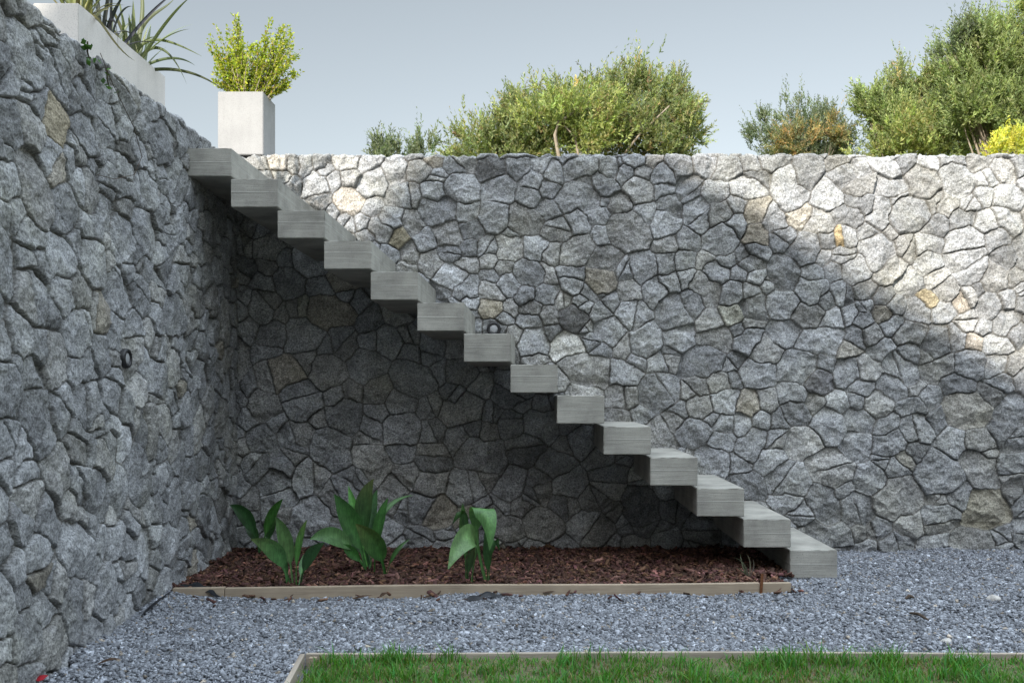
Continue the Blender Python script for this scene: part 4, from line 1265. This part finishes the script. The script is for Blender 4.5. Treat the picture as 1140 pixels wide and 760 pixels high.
def pebble(name, px, py, r, mat, label, seed, sink=0.3, z=0.0):
    Y = (CZ - z) * F / (py - VY)
    c = P(px, py, Y); c.z = z + r * (0.7 - sink)
    g = np.random.default_rng(seed)
    bm = bmesh.new(); bmesh.ops.create_icosphere(bm, subdivisions=3, radius=1)
    ks = g.normal(size=(7, 3)); am = g.uniform(0.02, 0.09, 7)
    for v in bm.verts:
        f = 1 + sum(a * math.sin(2.2 * v.co.dot(Vector(k)) + i) for i, (a, k) in enumerate(zip(am, ks)))
        v.co = Vector((v.co.x * r * 1.25, v.co.y * r, v.co.z * r * 0.75)) * f
    o = bm_obj(name, bm, mat, loc=c, smooth=True)
    tag(o, label, 'stone')


pebble('loose_stone', 1106, 669, 0.03, M_PALE, 'pale quartz stone on the gravel at the right, larger than the gravel around it', 3)
pebble('loose_stone', 1054, 716, 0.022, M_PALE, 'flat pale stone on the gravel close to the lawn edging at the right', 4)
pebble('loose_stone', 1076, 741, 0.042, mat_noise('grey_stone', (0.22, 0.21, 0.2), (0.36, 0.34, 0.32), 25), 'rounded grey stone lying in the grass at the right', 5)

# ------------------------------------------------------------------ the house behind the viewer, whose gable shades the yard
AZ, EL = R(24), R(25)
YH = -5.0
dY = YW - YH
pk_w = P(561, 56, YW)
pk = Vector((pk_w.x - dY * math.tan(AZ), YH, pk_w.z + dY * math.tan(EL) / math.cos(AZ)))
SL, HWD = 0.63, 7.2
SLL, HWL = 1.25, 3.6          # the left pitch is steeper and shorter
root = empty('gabled_house', (pk.x, YH - 5, 0), 'beige gabled house with a clay tile roof standing behind the viewer, shading the yard', 'house')
ez = pk.z - SL * HWD
bm = bmesh.new()
elz = pk.z - SLL * HWL
wv = [(-HWL + 0.4, -0.05), (HWD - 0.4, -0.05), (HWD - 0.4, ez + 0.4 * SL - 0.12), (0, pk.z - 0.12), (-HWL + 0.4, elz + 0.4 * SLL - 0.12)]
fr = [bm.verts.new((a, 4.8, c)) for a, c in wv]; bk = [bm.verts.new((a, -4.8, c)) for a, c in wv]
bm.faces.new(fr[::-1]); bm.faces.new(bk)
for k in range(5): bm.faces.new((fr[k], fr[(k + 1) % 5], bk[(k + 1) % 5], bk[k]))
bmesh.ops.recalc_face_normals(bm, faces=bm.faces[:])
bm_obj('wall', bm, M_RENDER, root)
bm = bmesh.new()
rv = [(-HWL, elz), (0, pk.z), (HWD, ez), (HWD, ez - 0.1), (0, pk.z - 0.11), (-HWL, elz - 0.1)]
fr = [bm.verts.new((a, 5.0, c)) for a, c in rv]; bk = [bm.verts.new((a, -5.0, c)) for a, c in rv]
bm.faces.new((fr[0], fr[1], fr[4], fr[5])); bm.faces.new((fr[1], fr[2], fr[3], fr[4]))
bm.faces.new((bk[0], bk[1], bk[4], bk[5])); bm.faces.new((bk[1], bk[2], bk[3], bk[4]))
for k in range(6): bm.faces.new((fr[k], fr[(k + 1) % 6], bk[(k + 1) % 6], bk[k]))
bmesh.ops.recalc_face_normals(bm, faces=bm.faces[:])
bm_obj('roof', bm, M_TILE, root)
for wx, wz, ww, wh in ((-1.9, 1.0, 1.2, 1.5), (0.4, 0.0, 1.1, 2.2), (3.6, 1.0, 1.6, 1.5), (-1.8, 4.4, 1.1, 1.4), (0.4, 4.4, 1.3, 1.4), (3.6, 4.4, 1.3, 1.4)):
    nm = 'door' if wz == 0 else 'window'
    bm = bmesh.new(); add_box(bm, wx - ww / 2, wx + ww / 2, 4.803, 4.83, wz, wz + wh, 0.004)
    w = bm_obj(nm, bm, M_WOOD if nm == 'door' else M_GLASS, root)
    bm = bmesh.new()
    for x0, x1, z0, z1 in ((wx - ww / 2 - 0.08, wx - ww / 2, wz, wz + wh), (wx + ww / 2, wx + ww / 2 + 0.08, wz, wz + wh), (wx - ww / 2 - 0.08, wx + ww / 2 + 0.08, wz + wh, wz + wh + 0.1)):
        add_box(bm, x0, x1, 4.804, 4.86, z0, z1)
    bm_obj('frame', bm, M_RENDER, w)

# ------------------------------------------------------------------ light, sky, camera
bm = bmesh.new()
add_box(bm, HWD - 0.398, HWD + 13, -4.6, 4.5, -0.05, 5.2)  # unseen house extension, added to block low sky light from the right
bm_obj('sky_block_wing', bm, M_RENDER, root)
bm = bmesh.new()
add_box(bm, HWD - 0.2, HWD + 13.3, -4.8, 4.8, 5.203, 5.45)
bm_obj('sky_block_wing_roof', bm, M_TILE, root)

w = bpy.data.worlds.new('World'); scene.world = w
w.use_nodes = True
nt = w.node_tree
bg = nt.nodes['Background']
sky = nt.nodes.new('ShaderNodeTexSky')
sky.sky_type = 'NISHITA'
sky.sun_disc = False
sky.sun_elevation = EL
sky.sun_rotation = math.pi + AZ
sky.air_density = 1.0
sky.dust_density = 1.0
sky.ozone_density = 1.0
hsv = nt.nodes.new('ShaderNodeHueSaturation')      # thin high haze greys the blue
hsv.inputs['Saturation'].default_value = 0.37
hsv.inputs['Hue'].default_value = 0.478
# added boost of the unseen overhead sky, mottled, to light upward faces
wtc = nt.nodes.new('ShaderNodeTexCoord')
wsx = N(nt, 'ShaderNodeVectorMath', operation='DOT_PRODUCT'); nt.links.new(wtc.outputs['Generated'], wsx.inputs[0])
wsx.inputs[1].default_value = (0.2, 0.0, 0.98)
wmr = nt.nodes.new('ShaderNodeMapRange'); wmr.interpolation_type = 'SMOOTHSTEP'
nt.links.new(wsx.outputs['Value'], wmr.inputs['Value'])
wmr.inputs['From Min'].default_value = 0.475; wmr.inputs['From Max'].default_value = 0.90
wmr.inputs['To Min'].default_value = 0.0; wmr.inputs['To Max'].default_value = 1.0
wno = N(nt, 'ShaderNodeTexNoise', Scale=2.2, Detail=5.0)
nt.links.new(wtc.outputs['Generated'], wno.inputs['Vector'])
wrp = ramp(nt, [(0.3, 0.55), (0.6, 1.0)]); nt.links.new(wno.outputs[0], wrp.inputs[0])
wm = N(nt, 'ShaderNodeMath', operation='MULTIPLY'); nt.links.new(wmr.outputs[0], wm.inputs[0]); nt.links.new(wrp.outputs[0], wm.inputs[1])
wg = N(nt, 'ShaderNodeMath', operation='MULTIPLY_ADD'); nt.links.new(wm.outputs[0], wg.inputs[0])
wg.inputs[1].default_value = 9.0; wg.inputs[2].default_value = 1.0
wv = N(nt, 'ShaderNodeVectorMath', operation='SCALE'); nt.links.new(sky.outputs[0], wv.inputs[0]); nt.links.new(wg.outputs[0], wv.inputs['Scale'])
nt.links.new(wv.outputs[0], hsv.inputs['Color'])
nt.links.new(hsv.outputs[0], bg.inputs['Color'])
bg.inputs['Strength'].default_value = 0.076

sun = bpy.data.lights.new('sun', 'SUN')
sun.energy = 3.25
sun.angle = R(1.0)
sun.color = (1.0, 0.93, 0.83)
so = bpy.data.objects.new('sun', sun)
COL.objects.link(so)
d = Vector((math.sin(AZ) * math.cos(EL), math.cos(AZ) * math.cos(EL), -math.sin(EL)))
so.rotation_euler = d.to_track_quat('-Z', 'Y').to_euler()
so.location = (-8, -12, 14)

cam = bpy.data.cameras.new('camera')
co = bpy.data.objects.new('camera', cam)
COL.objects.link(co)
co.location = (0, 0, CZ)
co.rotation_euler = (R(90), 0, 0)
cam.sensor_width = 36
cam.lens = 36 * F / 1140
cam.shift_x = -(VX - 570) / 1140
cam.shift_y = (VY - 380) / 1140
cam.clip_start = 0.05
cam.clip_end = 2000
scene.camera = co

scene.render.resolution_x, scene.render.resolution_y = 1024, 682
scene.cycles.max_bounces = 6
scene.cycles.diffuse_bounces = 2
vs_ = scene.view_settings
vs_.view_transform = 'Standard'
vs_.look = 'None'
vs_.gamma = 1.0
vs_.use_curve_mapping = False
vs_.exposure = 1.0
